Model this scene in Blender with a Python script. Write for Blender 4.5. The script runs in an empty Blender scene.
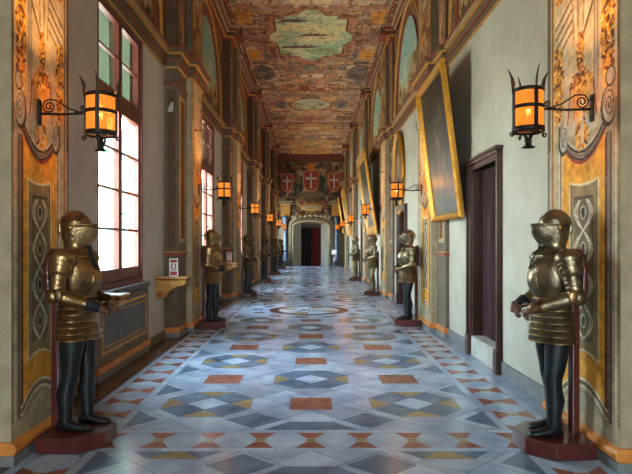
import bpy, math, random
import numpy as np
from mathutils import Vector, Matrix
PI = math.pi
SC = bpy.context.scene
COL = SC.collection
rnd = random.Random(7)
R_ = np.random.RandomState(5)

# ------------------------------------------------------------ colour + materials
def lin(c):
    return tuple(((v/255)/12.92 if v/255 <= .04045 else (((v/255)+.055)/1.055)**2.4) for v in c)
MATS = {}
def mat(name, c, rough=.6, metal=0., noise=None, nscale=6., bump=0., bscale=40., spec=.5, coat=0., emis=None, estr=0.):
    if name in MATS: return MATS[name]
    m = bpy.data.materials.new(name); m.use_nodes = True
    nt = m.node_tree; b = nt.nodes['Principled BSDF']
    b.inputs['Base Color'].default_value = (*lin(c), 1)
    b.inputs['Roughness'].default_value = rough
    b.inputs['Metallic'].default_value = metal
    b.inputs['Specular IOR Level'].default_value = spec
    b.inputs['Coat Weight'].default_value = coat
    tc = nt.nodes.new('ShaderNodeTexCoord')
    if noise:
        n = nt.nodes.new('ShaderNodeTexNoise'); n.inputs['Scale'].default_value = nscale
        n.inputs['Detail'].default_value = 7; n.inputs['Roughness'].default_value = .62
        nt.links.new(tc.outputs['Object'], n.inputs['Vector'])
        r = nt.nodes.new('ShaderNodeValToRGB')
        r.color_ramp.elements[0].position = .35; r.color_ramp.elements[1].position = .68
        r.color_ramp.elements[0].color = (*lin(c), 1); r.color_ramp.elements[1].color = (*lin(noise), 1)
        nt.links.new(n.outputs['Fac'], r.inputs['Fac']); nt.links.new(r.outputs['Color'], b.inputs['Base Color'])
    if bump:
        n2 = nt.nodes.new('ShaderNodeTexNoise'); n2.inputs['Scale'].default_value = bscale; n2.inputs['Detail'].default_value = 4
        nt.links.new(tc.outputs['Object'], n2.inputs['Vector'])
        bp = nt.nodes.new('ShaderNodeBump'); bp.inputs['Strength'].default_value = bump; bp.inputs['Distance'].default_value = .01
        nt.links.new(n2.outputs['Fac'], bp.inputs['Height']); nt.links.new(bp.outputs['Normal'], b.inputs['Normal'])
    if emis:
        b.inputs['Emission Color'].default_value = (*lin(emis), 1); b.inputs['Emission Strength'].default_value = estr
    MATS[name] = m
    return m

def paint_mat(name, rough=.75, spec=.3):
    m = bpy.data.materials.new(name); m.use_nodes = True
    nt = m.node_tree; b = nt.nodes['Principled BSDF']
    a = nt.nodes.new('ShaderNodeVertexColor'); a.layer_name = 'Col'
    tc = nt.nodes.new('ShaderNodeTexCoord')
    n = nt.nodes.new('ShaderNodeTexNoise'); n.inputs['Scale'].default_value = 14; n.inputs['Detail'].default_value = 8
    nt.links.new(tc.outputs['Object'], n.inputs['Vector'])
    mr = nt.nodes.new('ShaderNodeMapRange'); mr.inputs['To Min'].default_value = .72; mr.inputs['To Max'].default_value = 1.22
    mr.inputs['From Min'].default_value = .3; mr.inputs['From Max'].default_value = .7
    nt.links.new(n.outputs['Fac'], mr.inputs['Value'])
    mx = nt.nodes.new('ShaderNodeVectorMath'); mx.operation = 'SCALE'
    nt.links.new(a.outputs['Color'], mx.inputs[0]); nt.links.new(mr.outputs['Result'], mx.inputs['Scale'])
    nt.links.new(mx.outputs['Vector'], b.inputs['Base Color'])
    b.inputs['Roughness'].default_value = rough; b.inputs['Specular IOR Level'].default_value = spec
    return m
PAINT = paint_mat('painted_plaster')
PAINT_OIL = paint_mat('oil_paint', .38, .5)

M_WALL_L = mat('plaster_left', (186,173,160), .85, noise=(200,187,172), nscale=1.6, bump=.15, bscale=25)
M_WALL_R = mat('plaster_right', (190,178,156), .85, noise=(170,158,138), nscale=1.3, bump=.15, bscale=25)
M_PIL = mat('pilaster_stone', (114,95,72), .75, noise=(90,74,56), nscale=5, bump=.2)
M_PIL_BR = mat('pilaster_brown', (86,58,40), .8, noise=(108,74,50), nscale=6, bump=.2)
M_BEIGE = mat('beige_moulding', (176,152,118), .7, noise=(150,126,96), nscale=5)
M_ORANGE = mat('orange_torus', (196,104,38), .5, noise=(222,140,58), nscale=3)
M_OCHRE = mat('ochre_strip', (206,150,62), .6, noise=(180,118,44), nscale=7)
M_REDLINE = mat('red_moulding', (150,62,34), .6, noise=(120,48,30), nscale=8)
M_DKGREY = mat('dark_grey_stone', (92,88,82), .6, noise=(70,66,62), nscale=7)
M_PLINTH = mat('grey_plinth', (128,124,118), .55, noise=(104,100,96), nscale=6)
M_WOODRED = mat('red_brown_wood', (120,56,36), .5, noise=(92,40,26), nscale=9, bump=.1)
M_DOORFR = mat('door_frame_wood', (84,44,30), .42, noise=(60,30,21), nscale=8, bump=.1)
M_PED = mat('mahogany_pedestal', (92,34,24), .3, noise=(70,26,20), nscale=9, coat=.3)
M_CURTAIN = mat('red_curtain', (58,11,9), .85, noise=(42,8,7), nscale=5)
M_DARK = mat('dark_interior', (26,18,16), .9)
M_IRON = mat('wrought_iron', (34,26,22), .5, metal=.6, noise=(54,38,30), nscale=30, bump=.3)
M_GOLD = mat('gilt_frame', (214,152,44), .38, metal=.55, noise=(176,112,30), nscale=14, bump=.3)
M_GOLDP = mat('gilded_paint', (206,150,66), .5, noise=(174,112,46), nscale=12, bump=.2)
M_FABRIC = mat('black_hose', (24,24,27), .42, noise=(18,18,20), nscale=8, bump=.08, spec=.35)
M_SHOE = mat('black_leather', (22,19,18), .38, bump=.1)
M_STRAP = mat('black_strap', (12,11,11), .7)
M_HAND = mat('brown_leather_glove', (122,78,48), .5, noise=(96,56,34), nscale=20)
M_STONE_LT = mat('pale_step_stone', (196,188,172), .6, noise=(170,160,144), nscale=5)
M_WHITEP = mat('white_card', (232,228,222), .5)
M_REDP = mat('red_print', (190,40,44), .5)
M_SHUT = mat('green_shutter', (138,146,126), .6, noise=(124,134,114), nscale=8)
M_SHUTL = mat('pale_green_shutter', (110,176,150), .6)
M_STEEL = mat('polished_steel', (190,190,188), .25, metal=1.)
M_BLUEM = mat('blue_marble', (60,76,100), .4, noise=(96,108,124), nscale=9)
M_RED = mat('shield_red', (140,26,22), .5)
M_WHITE = mat('shield_white', (176,166,150), .5)
def metal_mat(name, c, c2, rough):
    m = mat(name, c, rough, metal=.9, noise=c2, nscale=9, bump=.0)
    nt = m.node_tree; b = nt.nodes['Principled BSDF']; tc = [n for n in nt.nodes if n.type == 'TEX_COORD'][0]
    v = nt.nodes.new('ShaderNodeTexVoronoi'); v.feature = 'DISTANCE_TO_EDGE'; v.inputs['Scale'].default_value = 34
    nt.links.new(tc.outputs['Object'], v.inputs['Vector'])
    mr = nt.nodes.new('ShaderNodeMapRange'); mr.inputs['From Max'].default_value = .12
    nt.links.new(v.outputs['Distance'], mr.inputs['Value'])
    bp = nt.nodes.new('ShaderNodeBump'); bp.inputs['Strength'].default_value = .22; bp.inputs['Distance'].default_value = .004
    nt.links.new(mr.outputs['Result'], bp.inputs['Height']); nt.links.new(bp.outputs['Normal'], b.inputs['Normal'])
    return m
M_BRONZE = metal_mat('bronzed_steel', (178,138,92), (98,72,48), .28)
M_BRASS = metal_mat('brassy_steel', (158,138,108), (98,82,60), .29)
M_BRASS_D = metal_mat('darkened_steel', (120,92,60), (84,60,40), .38)
M_GILT_EDGE = metal_mat('gilt_lame', (206,166,100), (150,110,60), .3)

# floor marbles
def marble(name, a, b, vein, rough=.2, sc=3.):
    m = bpy.data.materials.new(name); m.use_nodes = True; MATS[name] = m
    nt = m.node_tree; bs = nt.nodes['Principled BSDF']
    tc = nt.nodes.new('ShaderNodeTexCoord')
    n = nt.nodes.new('ShaderNodeTexNoise'); n.inputs['Scale'].default_value = sc; n.inputs['Detail'].default_value = 8; n.inputs['Distortion'].default_value = .6
    nt.links.new(tc.outputs['Object'], n.inputs['Vector'])
    r = nt.nodes.new('ShaderNodeValToRGB'); e = r.color_ramp.elements
    e[0].position = .3; e[0].color = (*lin(a), 1); e[1].position = .7; e[1].color = (*lin(b), 1)
    
    nt.links.new(n.outputs['Fac'], r.inputs['Fac'])
    # per tile variation from vertex colour
    at = nt.nodes.new('ShaderNodeVertexColor'); at.layer_name = 'Col'
    mx = nt.nodes.new('ShaderNodeVectorMath'); mx.operation = 'MULTIPLY'
    nt.links.new(r.outputs['Color'], mx.inputs[0]); nt.links.new(at.outputs['Color'], mx.inputs[1])
    nt.links.new(mx.outputs['Vector'], bs.inputs['Base Color'])
    n2 = nt.nodes.new('ShaderNodeTexNoise'); n2.inputs['Scale'].default_value = 5; n2.inputs['Detail'].default_value = 5
    nt.links.new(tc.outputs['Object'], n2.inputs['Vector'])
    mr = nt.nodes.new('ShaderNodeMapRange'); mr.inputs['To Min'].default_value = rough-.02; mr.inputs['To Max'].default_value = rough+.02
    nt.links.new(n2.outputs['Fac'], mr.inputs['Value']); nt.links.new(mr.outputs['Result'], bs.inputs['Roughness'])
    return m
F_WHITE = marble('white_marble', (148,162,184), (198,204,212), None, .19)
F_BLUE = marble('blue_grey_marble', (84,100,118), (126,140,154), None, .19)
F_RED = marble('red_marble', (140,78,62), (172,110,88), None, .19, 8)
F_YEL = marble('yellow_marble', (144,122,84), (178,152,108), None, .19, 6)
F_JOINT = marble('joint_cement', (124,130,136), (140,146,150), None, .21)
F_BLACK = marble('black_marble', (34,34,38), (52,50,52), None, .19, 4)
F_DARK = marble('dark_edge_stone', (62,48,38), (84,66,50), None, .2, 4)

# ------------------------------------------------------------ mesh helpers
class MB:
    def __init__(s): s.v = []; s.f = []; s.m = []; s.mats = []; s.sm = []
    def mi(s, m):
        if m not in s.mats: s.mats.append(m)
        return s.mats.index(m)
    def add(s, vs, fs, m, smooth=False, tf=None):
        o = len(s.v)
        for p in vs:
            p = Vector(p)
            if tf is not None: p = tf @ p
            s.v.append(p)
        i = s.mi(m)
        for f in fs:
            s.f.append([o+j for j in f]); s.m.append(i); s.sm.append(smooth)
    def box(s, x0, x1, y0, y1, z0, z1, m, tf=None):
        x0, x1 = min(x0, x1), max(x0, x1); y0, y1 = min(y0, y1), max(y0, y1); z0, z1 = min(z0, z1), max(z0, z1)
        vs = [(x, y, z) for z in (z0, z1) for y in (y0, y1) for x in (x0, x1)]
        s.add(vs, [(0,2,3,1),(4,5,7,6),(0,1,5,4),(2,6,7,3),(0,4,6,2),(1,3,7,5)], m, False, tf)
    def prism(s, poly, axis, a, b, m, tf=None, smooth=False):
        # poly in the two remaining axes
        n = len(poly)
        def P(u, v, w):
            return {'x': (w, u, v), 'y': (u, w, v), 'z': (u, v, w)}[axis]
        vs = [P(u, v, a) for u, v in poly] + [P(u, v, b) for u, v in poly]
        fs = [tuple(range(n)), tuple(range(2*n-1, n-1, -1))] + [(i, i+n, (i+1) % n+n, (i+1) % n) for i in range(n)]
        s.add(vs, fs, m, smooth, tf)
    def loft(s, rings, m, caps=True, smooth=True, closed=False, tf=None):
        n = len(rings[0]); vs = [p for r in rings for p in r]; fs = []
        k = len(rings)
        for i in range(k if closed else k-1):
            j = (i+1) % k
            for a in range(n):
                b = (a+1) % n
                fs.append((i*n+a, i*n+b, j*n+b, j*n+a))
        if caps and not closed:
            fs.append(tuple(range(n-1, -1, -1))); fs.append(tuple(range((k-1)*n, k*n)))
        s.add(vs, fs, m, smooth, tf)
    def tube(s, pts, r, m, n=8, flat=None, caps=True, closed=False, tf=None):
        pts = [Vector(p) for p in pts]
        k = len(pts)
        rr = r if isinstance(r, (list, tuple)) else [r]*k
        t0 = (pts[1]-pts[0]).normalized()
        up = Vector((0, 0, 1)) if abs(t0.z) < .9 else Vector((0, 1, 0))
        rings = []; nrm = (up - t0*up.dot(t0)).normalized()
        for i, p in enumerate(pts):
            a = pts[i-1] if i > 0 else (pts[-1] if closed else pts[0])
            b = pts[i+1] if i < k-1 else (pts[0] if closed else pts[-1])
            t = (b-a).normalized()
            nrm = (nrm - t*nrm.dot(t)).normalized(); bn = t.cross(nrm)
            q = rr[i]
            ra, rb = q if isinstance(q, tuple) else (q, q)
            rings.append([p + nrm*ra*math.cos(2*PI*j/n) + bn*rb*math.sin(2*PI*j/n) for j in range(n)])
        s.loft(rings, m, caps, True, closed, tf)
    def lathe(s, prof, m, n=20, cx=0, cy=0, sx=1, sy=1, tf=None, caps=True):
        s.loft([[(cx+r*sx*math.cos(2*PI*j/n), cy+r*sy*math.sin(2*PI*j/n), z) for j in range(n)] for r, z in prof], m, caps, True, False, tf)
    def ell(s, c, r, m, n=16, k=10, tf=None):
        rings = []
        for i in range(k+1):
            a = -PI/2 + PI*i/k; cr = max(math.cos(a), .02)
            rings.append([(c[0]+r[0]*cr*math.cos(2*PI*j/n), c[1]+r[1]*cr*math.sin(2*PI*j/n), c[2]+r[2]*math.sin(a)) for j in range(n)])
        s.loft(rings, m, True, True, False, tf)
    def build(s, name, parent=None, col=None, bevel=0):
        me = bpy.data.meshes.new(name)
        me.from_pydata([tuple(p) for p in s.v], [], s.f)
        for m in s.mats: me.materials.append(m)
        me.polygons.foreach_set('material_index', s.m)
        me.polygons.foreach_set('use_smooth', s.sm)
        if col is not None:
            a = me.color_attributes.new('Col', 'FLOAT_COLOR', 'CORNER')
            dat = []
            for p, c in zip(me.polygons, col): dat += [c, c, c, 1.]*p.loop_total
            a.data.foreach_set('color', dat)
        me.update()
        o = bpy.data.objects.new(name, me); COL.objects.link(o)
        if parent is not None: o.parent = parent
        if bevel:
            b = o.modifiers.new('bevel', 'BEVEL'); b.width = bevel; b.segments = 2; b.limit_method = 'ANGLE'
        return o

def empty(name, label, cat, loc=(0,0,0), rz=0, group=None):
    o = bpy.data.objects.new(name, None); COL.objects.link(o); o.empty_display_size = .1
    o.location = loc; o.rotation_euler = (0, 0, rz)
    if label: o['label'] = label; o['category'] = cat
    if group: o['group'] = group
    return o
def struct(o): o['kind'] = 'structure'; return o
def tag(o, label, cat, group=None):
    o['label'] = label; o['category'] = cat
    if group: o['group'] = group
    return o
def copy_tree(o, parent=None):
    c = o.copy(); COL.objects.link(c)
    if parent is not None: c.parent = parent
    for ch in list(o.children): copy_tree(ch, c)
    return c

# ------------------------------------------------------------ painter (paint colours on a fine grid)
def vnoise(U, V, s, seed=0, octv=4):
    out = np.zeros_like(U); amp = 1.; tot = 0
    for o in range(octv):
        g = np.random.RandomState(seed+o).rand(257, 257)
        x = U*s*(2**o)+13.7; y = V*s*(2**o)+5.3
        xi = np.floor(x).astype(int); yi = np.floor(y).astype(int); fx = x-xi; fy = y-yi
        fx = fx*fx*(3-2*fx); fy = fy*fy*(3-2*fy)
        a = g[yi % 256, xi % 256]; b = g[yi % 256, (xi+1) % 256]; c = g[(yi+1) % 256, xi % 256]; d = g[(yi+1) % 256, (xi+1) % 256]
        out += amp*((a*(1-fx)+b*fx)*(1-fy)+(c*(1-fx)+d*fx)*fy); tot += amp; amp *= .55
    return out/tot
class Cv:
    def __init__(s, u0, u1, v0, v1, res, base):
        s.nu = max(2, int(round((u1-u0)/res))+1); s.nv = max(2, int(round((v1-v0)/res))+1)
        s.U, s.V = np.meshgrid(np.linspace(u0, u1, s.nu), np.linspace(v0, v1, s.nv))
        s.C = np.zeros(s.U.shape+(3,)); s.C[:] = lin(base)
    def put(s, mask, c, a=1.):
        c = np.array(lin(c)); s.C[mask] = s.C[mask]*(1-a)+c*a
    def rect(s, u0, u1, v0, v1, c, a=1.): s.put((s.U >= u0) & (s.U <= u1) & (s.V >= v0) & (s.V <= v1), c, a)
    def em(s, cu, cv, ru, rv, rot=0.):
        du = s.U-cu; dv = s.V-cv; c, sn = math.cos(rot), math.sin(rot)
        return ((du*c+dv*sn)/ru)**2 + ((-du*sn+dv*c)/rv)**2
    def ellm(s, *a, c=(0,0,0), al=1.): s.put(s.em(*a) <= 1, c, al)
    def ring(s, cu, cv, ru, rv, w, c, rot=0.):
        e = np.sqrt(s.em(cu, cv, ru, rv, rot)); s.put(np.abs(e-1)*min(ru, rv) < w/2, c)
    def seg(s, p, q, w, c, a=1.):
        px, py = p; qx, qy = q; dx, dy = qx-px, qy-py; L = dx*dx+dy*dy+1e-9
        t = np.clip(((s.U-px)*dx+(s.V-py)*dy)/L, 0, 1)
        s.put(np.hypot(s.U-px-t*dx, s.V-py-t*dy) < w/2, c, a)
    def line(s, pts, w, c, a=1.):
        for p, q in zip(pts, pts[1:]): s.seg(p, q, w, c, a)
    def pmask(s, pts):
        m = np.zeros(s.U.shape, bool); n = len(pts)
        for i in range(n):
            x1, y1 = pts[i]; x2, y2 = pts[(i+1) % n]
            if y1 == y2: continue
            cnd = ((y1 > s.V) != (y2 > s.V)) & (s.U < (x2-x1)*(s.V-y1)/(y2-y1)+x1)
            m ^= cnd
        return m
    def poly(s, pts, c, a=1.): s.put(s.pmask(pts), c, a)
    def blot(s, mask, c, sc, thr, seed, a=1., au=1., av=1.):
        n = vnoise(s.U*au, s.V*av, sc, seed)
        w = np.clip((n-thr)*14, 0, 1)*a; w = np.where(mask, w, 0)[..., None]
        s.C = s.C*(1-w)+np.array(lin(c))*w
    def warp(s, amp, sc, seed):
        du = (vnoise(s.U, s.V, sc, seed)-.5)*2*amp; dv = (vnoise(s.U, s.V, sc, seed+7)-.5)*2*amp
        stepu = s.U[0, 1]-s.U[0, 0]; stepv = s.V[1, 0]-s.V[0, 0]
        i, j = np.indices(s.U.shape)
        jj = np.clip(np.round(j+du/stepu).astype(int), 0, s.nu-1); ii = np.clip(np.round(i+dv/stepv).astype(int), 0, s.nv-1)
        s.C = s.C[ii, jj]
    def all(s): return np.ones(s.U.shape, bool)
    def spiral(s, cu, cv, r, w, c, turns=2.2, sgn=1, sq=1.):
        pts = [(cu+sgn*r*(1-i/40)*math.cos(i/40*turns*2*PI), cv+sq*r*(1-i/40)*math.sin(i/40*turns*2*PI)) for i in range(38)]
        s.line(pts, w, c)
    def mesh(s, name, fn, parent=None, m=None, flip=False):
        nv, nu = s.U.shape
        X, Y, Z = fn(s.U, s.V)
        co = np.stack([X+0*s.U, Y+0*s.U, Z+0*s.U], -1).reshape(-1, 3)
        i = np.arange(nv*nu).reshape(nv, nu)
        q = np.stack([i[:-1, :-1], i[:-1, 1:], i[1:, 1:], i[1:, :-1]], -1).reshape(-1, 4)
        if flip: q = q[:, ::-1]
        me = bpy.data.meshes.new(name)
        me.vertices.add(len(co)); me.vertices.foreach_set('co', co.ravel())
        me.loops.add(q.size); me.loops.foreach_set('vertex_index', q.ravel().astype(np.int32))
        me.polygons.add(len(q)); me.polygons.foreach_set('loop_start', np.arange(0, q.size, 4, dtype=np.int32))
        me.update(calc_edges=True)
        a = me.color_attributes.new('Col', 'FLOAT_COLOR', 'POINT')
        C = np.concatenate([s.C.reshape(-1, 3), np.ones((nv*nu, 1))], 1)
        a.data.foreach_set('color', C.ravel())
        me.materials.append(m or PAINT); me.validate()
        o = bpy.data.objects.new(name, me); COL.objects.link(o)
        if parent is not None: o.parent = parent
        return o

# ------------------------------------------------------------ dimensions
P = 6.2; XP = 2.18; XPI = 2.29; XL = 2.52; XR = 2.35
Y0, Y1 = -8.0, 39.0; ZC = 7.75
SIDE = [-1]
def pier(k): return (4.08+P*k, 5.04+P*k) if SIDE[0] < 0 else (3.95+P*k, 5.16+P*k)
def pil(k): return (3.42+P*k, 4.08+P*k) if SIDE[0] < 0 else (3.32+P*k, 3.95+P*k)
def win(k): return (6.6+P*k, 8.4+P*k) if k < 5 else (36.8, 38.6)
PIERS = list(range(-1, 6))

# ------------------------------------------------------------ floor
def build_floor():
    fb = MB(); cols = []
    def poly(pts, m, z, c=None):
        if c is None: c = rnd.uniform(.86, 1.08)
        # counter-clockwise
        A = sum(pts[i][0]*pts[(i+1) % len(pts)][1]-pts[(i+1) % len(pts)][0]*pts[i][1] for i in range(len(pts)))
        if A < 0: pts = pts[::-1]
        fb.add([(x, y, z) for x, y in pts], [tuple(range(len(pts)))], m); cols.append(c)
    def rect(x0, x1, y0, y1, m, z, c=None): poly([(x0, y0), (x1, y0), (x1, y1), (x0, y1)], m, z, c)
    L = .0004
    rect(-3.3, 3.3, Y0-.5, Y1+3, F_JOINT, 0)
    rect(-3.3, -2.16, Y0-.5, Y1, F_DARK, L, 1); 
    y = Y0
    while y < Y1:
        rect(-2.16, -2.085, y, y+1.2, F_WHITE, L); rect(2.085, 2.16, y, y+1.2, F_WHITE, L); y += 1.204
    y = Y0
    while y < Y1:
        rect(2.165, 3.3, y, y+.9, F_WHITE, L, rnd.uniform(.6, .75)); y += .905
        
    def clip(pts, x0, x1, y0, y1):
        def c1(ps, ax, val, keep_less):
            out = []
            for i in range(len(ps)):
                a, b = ps[i], ps[(i+1) % len(ps)]
                ia = (a[ax] <= val) if keep_less else (a[ax] >= val); ib = (b[ax] <= val) if keep_less else (b[ax] >= val)
                if ia: out.append(a)
                if ia != ib:
                    t = (val-a[ax])/(b[ax]-a[ax]); out.append((a[0]+t*(b[0]-a[0]), a[1]+t*(b[1]-a[1])))
            return out
        for ax, val, kl in ((0, x0, False), (0, x1, True), (1, y0, False), (1, y1, True)):
            if len(pts) < 3: return []
            pts = c1(pts, ax, val, kl)
        return pts if len(pts) >= 3 else []
    def cpoly(pts, b, m, z, c=None):
        q = clip(pts, *b)
        if q: poly(q, m, z, c)
    S = 1.035; SY = 1.015
    def field(b, yoff, phase):
        # diagonal white tiles
        h = S/4; hy = SY/4; g = .006
        for i in range(-8, 9):
            for j in range(int((b[2]-yoff)/hy)-2, int((b[3]-yoff)/hy)+3):
                if (i+j) % 2: continue
                cx, cy = i*h, yoff+j*hy
                cpoly([(cx-h+g, cy), (cx, cy-hy+g), (cx+h-g, cy), (cx, cy+hy-g)], b, F_WHITE, L, rnd.choice([.72, .84, .94, 1.0, 1.08]))
        j0 = int((b[2]-yoff)/SY)-2
        for j in range(j0, int((b[3]-yoff)/SY)+3):
            cy = yoff+j*SY
            for i in (-1, 0, 1):
                cx = i*S
                if cy-.3 < b[2] and cy+.3 > b[2] and False: continue
                if (i+j+phase) % 2 == 0:
                    w = .215
                    if b[2] < cy-w and cy+w < b[3]:
                        rect(cx-w, cx+w, cy-w, cy+w, F_JOINT, 2*L, 1); rect(cx-w+.006, cx+w-.006, cy-w+.006, cy+w-.006, F_RED, 3*L)
                else:
                    R = .44; t = R*.45
                    o = [(-R, -t), (-t, -R), (t, -R), (R, -t), (R, t), (t, R), (-t, R), (-R, t)]
                    cpoly([(cx+x, cy+y) for x, y in o], b, F_JOINT, 2*L, 1)
                    # eight petals
                    for q in range(8):
                        a, bb = o[q], o[(q+1) % 8]
                        sc = .985
                        sh = rnd.uniform(.82, 1.12)
                        cpoly([(cx+.008*(a[0]+bb[0]), cy+.008*(a[1]+bb[1])), (cx+a[0]*sc, cy+a[1]*sc), (cx+bb[0]*sc, cy+bb[1]*sc)], b, F_BLUE, 3*L, sh)
                    for ax, ay in ((1, 0), (-1, 0), (0, 1), (0, -1)):
                        if i == 0 and ay: continue
                        d = R*.985; w = t*.98; tip = .24
                        p = [(ax*d-ay*w, ay*d-ax*w), (ax*d+ay*w, ay*d+ax*w), (ax*tip, ay*tip)]
                        cpoly([(cx+x, cy+y) for x, y in p], b, F_YEL, 4*L)
                    d = .215
                    cpoly([(cx-d, cy), (cx, cy-d), (cx+d, cy), (cx, cy+d)], b, F_JOINT, 4*L, .8)
                    d = .205
                    cpoly([(cx-d, cy), (cx, cy-d), (cx+d, cy), (cx, cy+d)], b, F_WHITE, 5*L, 1.08)
            # blue half diamonds along the sides
            for sx in (-1, 1):
                cpoly([(sx*1.65, cy-.25+SY/2), (sx*1.40, cy+SY/2), (sx*1.65, cy+.25+SY/2)], b, F_BLUE, 2*L)
        for i in (-.5, .5):
            for yy, sg in ((b[2], 1), (b[3], -1)):
                cy = yy+sg*.27
                cpoly([(i*S-.26, cy), (i*S, cy-.22), (i*S+.26, cy), (i*S, cy+.22)], b, F_BLUE, 2*L)
    def strip_y(x0, x1, ya, yb):   # side border, running in y
        cx = (x0+x1)/2; w = (x1-x0)/2; p = .44; n = round((yb-ya)/p); p = (yb-ya)/n
        for k in range(n):
            y = ya+k*p
            q = [(cx-w+.005, y+.16*p), (cx-w*.62, y+.02*p+.006), (cx-.05, y+.24*p), ]
            # white elongated octagon tile
            poly([(cx-w, y+p*.3), (cx-w*.45, y+p*.06), (cx+w*.45, y+p*.06), (cx+w, y+p*.3), (cx+w, y+p*.7), (cx+w*.45, y+p*.94), (cx-w*.45, y+p*.94), (cx-w, y+p*.7)], F_WHITE, L)
            for sx in (-1, 1):
                poly([(cx+sx*w, y-p*.30), (cx+sx*w*.3, y-p*.12), (cx+sx*w*.3, y+p*.12), (cx+sx*w, y+p*.30)], F_RED, 2*L)
            poly([(cx-w*.28, y-p*.1), (cx+w*.28, y-p*.1), (cx+w*.28, y+p*.1), (cx-w*.28, y+p*.1)], F_YEL, 2*L)
    def strip_x(y0, y1, xa, xb):
        cy = (y0+y1)/2; w = (y1-y0)/2; n = round((xb-xa)/.43); p = (xb-xa)/n
        for k in range(n+1):
            x = xa+k*p
            if k < n:
                poly([(x+p*.3, cy-w), (x+p*.06, cy-w*.45), (x+p*.06, cy+w*.45), (x+p*.3, cy+w), (x+p*.7, cy+w), (x+p*.94, cy+w*.45), (x+p*.94, cy-w*.45), (x+p*.7, cy-w)], F_WHITE, L)
            for s_ in (-1, 1):
                l = -.28 if k > 0 else 0; r = .28 if k < n else 0
                poly([(x+l*p, cy+s_*w), (x+l*p*.4, cy+s_*w*.3), (x+r*p*.4, cy+s_*w*.3), (x+r*p, cy+s_*w)], F_RED, 2*L)
            if 0 < k < n: poly([(x-.04, cy-w*.28), (x+.04, cy-w*.28), (x+.04, cy+w*.28), (x-.04, cy+w*.28)], F_YEL, 2*L)
    def inner(x0, x1, y0, y1):
        # white fillet with joints
        rect(x0, x1, y0, y1, F_WHITE, L)
    def block(ya, yb, yoff, phase):
        for sx in (-1, 1):
            a, b_ = sorted((sx*1.735, sx*2.08)); strip_y(a, b_, ya, yb)
            y = ya
            while y < yb-.01:
                e = min(y+1.1, yb); a, b_ = sorted((sx*1.655, sx*1.73)); rect(a, b_, y+.003, e-.003, F_WHITE, L); y = e
        field((-1.65, 1.65, ya, yb), yoff, phase)
    def cross(ya):   # cross band, .44 deep
        x = -2.08
        while x < 2.07:
            e = min(x+.9, 2.08); rect(x+.003, e-.003, ya, ya+.07, F_WHITE, L); rect(x+.003, e-.003, ya+.425, ya+.495, F_WHITE, L); x = e
        strip_x(ya+.075, ya+.42, -2.08, 2.08)
    block(Y0, 4.35, 3.62, 1)
    cross(4.355)
    block(4.855, 19.2, 5.65, 0)
    cross(19.205)
    block(19.705, 32.5, 20.6, 0)
    cross(32.505)
    block(33.005, Y1, 33.8, 0)
    # medallion
    def disc(cx, cy, r, m, z, c=1., a0=0, a1=2*PI, r0=0):
        n = 64; k = max(2, int(n*(a1-a0)/(2*PI)))
        outer = [(cx+r*math.cos(a0+(a1-a0)*i/k), cy+r*math.sin(a0+(a1-a0)*i/k)) for i in range(k+1)]
        if r0 == 0 and a1-a0 > 6: poly(outer[:-1], m, z, c); return
        inn = [(cx+r0*math.cos(a0+(a1-a0)*i/k), cy+r0*math.sin(a0+(a1-a0)*i/k)) for i in range(k, -1, -1)]
        poly(outer+inn, m, z, c)
    cx, cy = -.05, 13.5
    poly([(cx+x*1.62, cy+y*1.62) for x, y in ((-1, -.42), (-.42, -1), (.42, -1), (1, -.42), (1, .42), (.42, 1), (-.42, 1), (-1, .42))], F_WHITE, 6*L, .95)
    for q in range(24):
        disc(cx, cy, 1.36, F_BLUE if q % 2 else F_WHITE, 7*L, rnd.uniform(.9, 1.15), q*PI/12, (q+1)*PI/12, 1.14)
    disc(cx, cy, 1.14, F_WHITE, 8*L, 1.)
    disc(cx, cy, .96, F_BLACK, 9*L, 1)
    disc(cx, cy, .72, F_WHITE, 10*L, 1.1)
    for q in range(8):
        disc(cx, cy, .69, F_YEL if q % 2 else F_WHITE, 11*L, 1.15, q*PI/4+.05, (q+1)*PI/4-.05, .36)
        a = q*PI/4
        poly([(cx+.1*math.cos(a-.4), cy+.1*math.sin(a-.4)), (cx+.34*math.cos(a), cy+.34*math.sin(a)), (cx+.1*math.cos(a+.4), cy+.1*math.sin(a+.4))], F_BLACK if q % 2 else F_RED, 12*L, 1)
    disc(cx, cy, .1, F_WHITE, 13*L, 1.1)
    o = fb.build('floor', col=cols); struct(o)
    return o
build_floor()

# ------------------------------------------------------------ walls
def wall_boxes(mb, xin, xout, holes, m, z1=ZC+.3):
    ys = sorted({Y0-.3, Y1+3.2} | {h[0] for h in holes} | {h[1] for h in holes})
    for a, b in zip(ys, ys[1:]):
        hs = sorted([h for h in holes if h[0] <= a and h[1] >= b], key=lambda h: h[2])
        z = -.05
        for h in hs:
            mb.box(xin, xout, a, b, z, h[2], m); z = h[3]
        mb.box(xin, xout, a, b, z, z1, m)
WZ0, WZ1 = 1.04, 4.66
DOORS = [(6.98, 8.12, .27, 2.66), (13.75, 14.85, .0, 2.42), (24.4, 25.6, 0, 2.5), (36.6, 37.7, 0, 2.5)]
wl = MB(); wall_boxes(wl, -XL, -2.76, [(win(k)[0], win(k)[1], WZ0, WZ1) for k in (-2, 0, 1, 2, 3, 4, 5)], M_WALL_L)
wall_left = struct(wl.build('wall_left'))
wr = MB(); wall_boxes(wr, XR, 3.0, DOORS, M_WALL_R)
wall_right = struct(wr.build('wall_right'))
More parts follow.
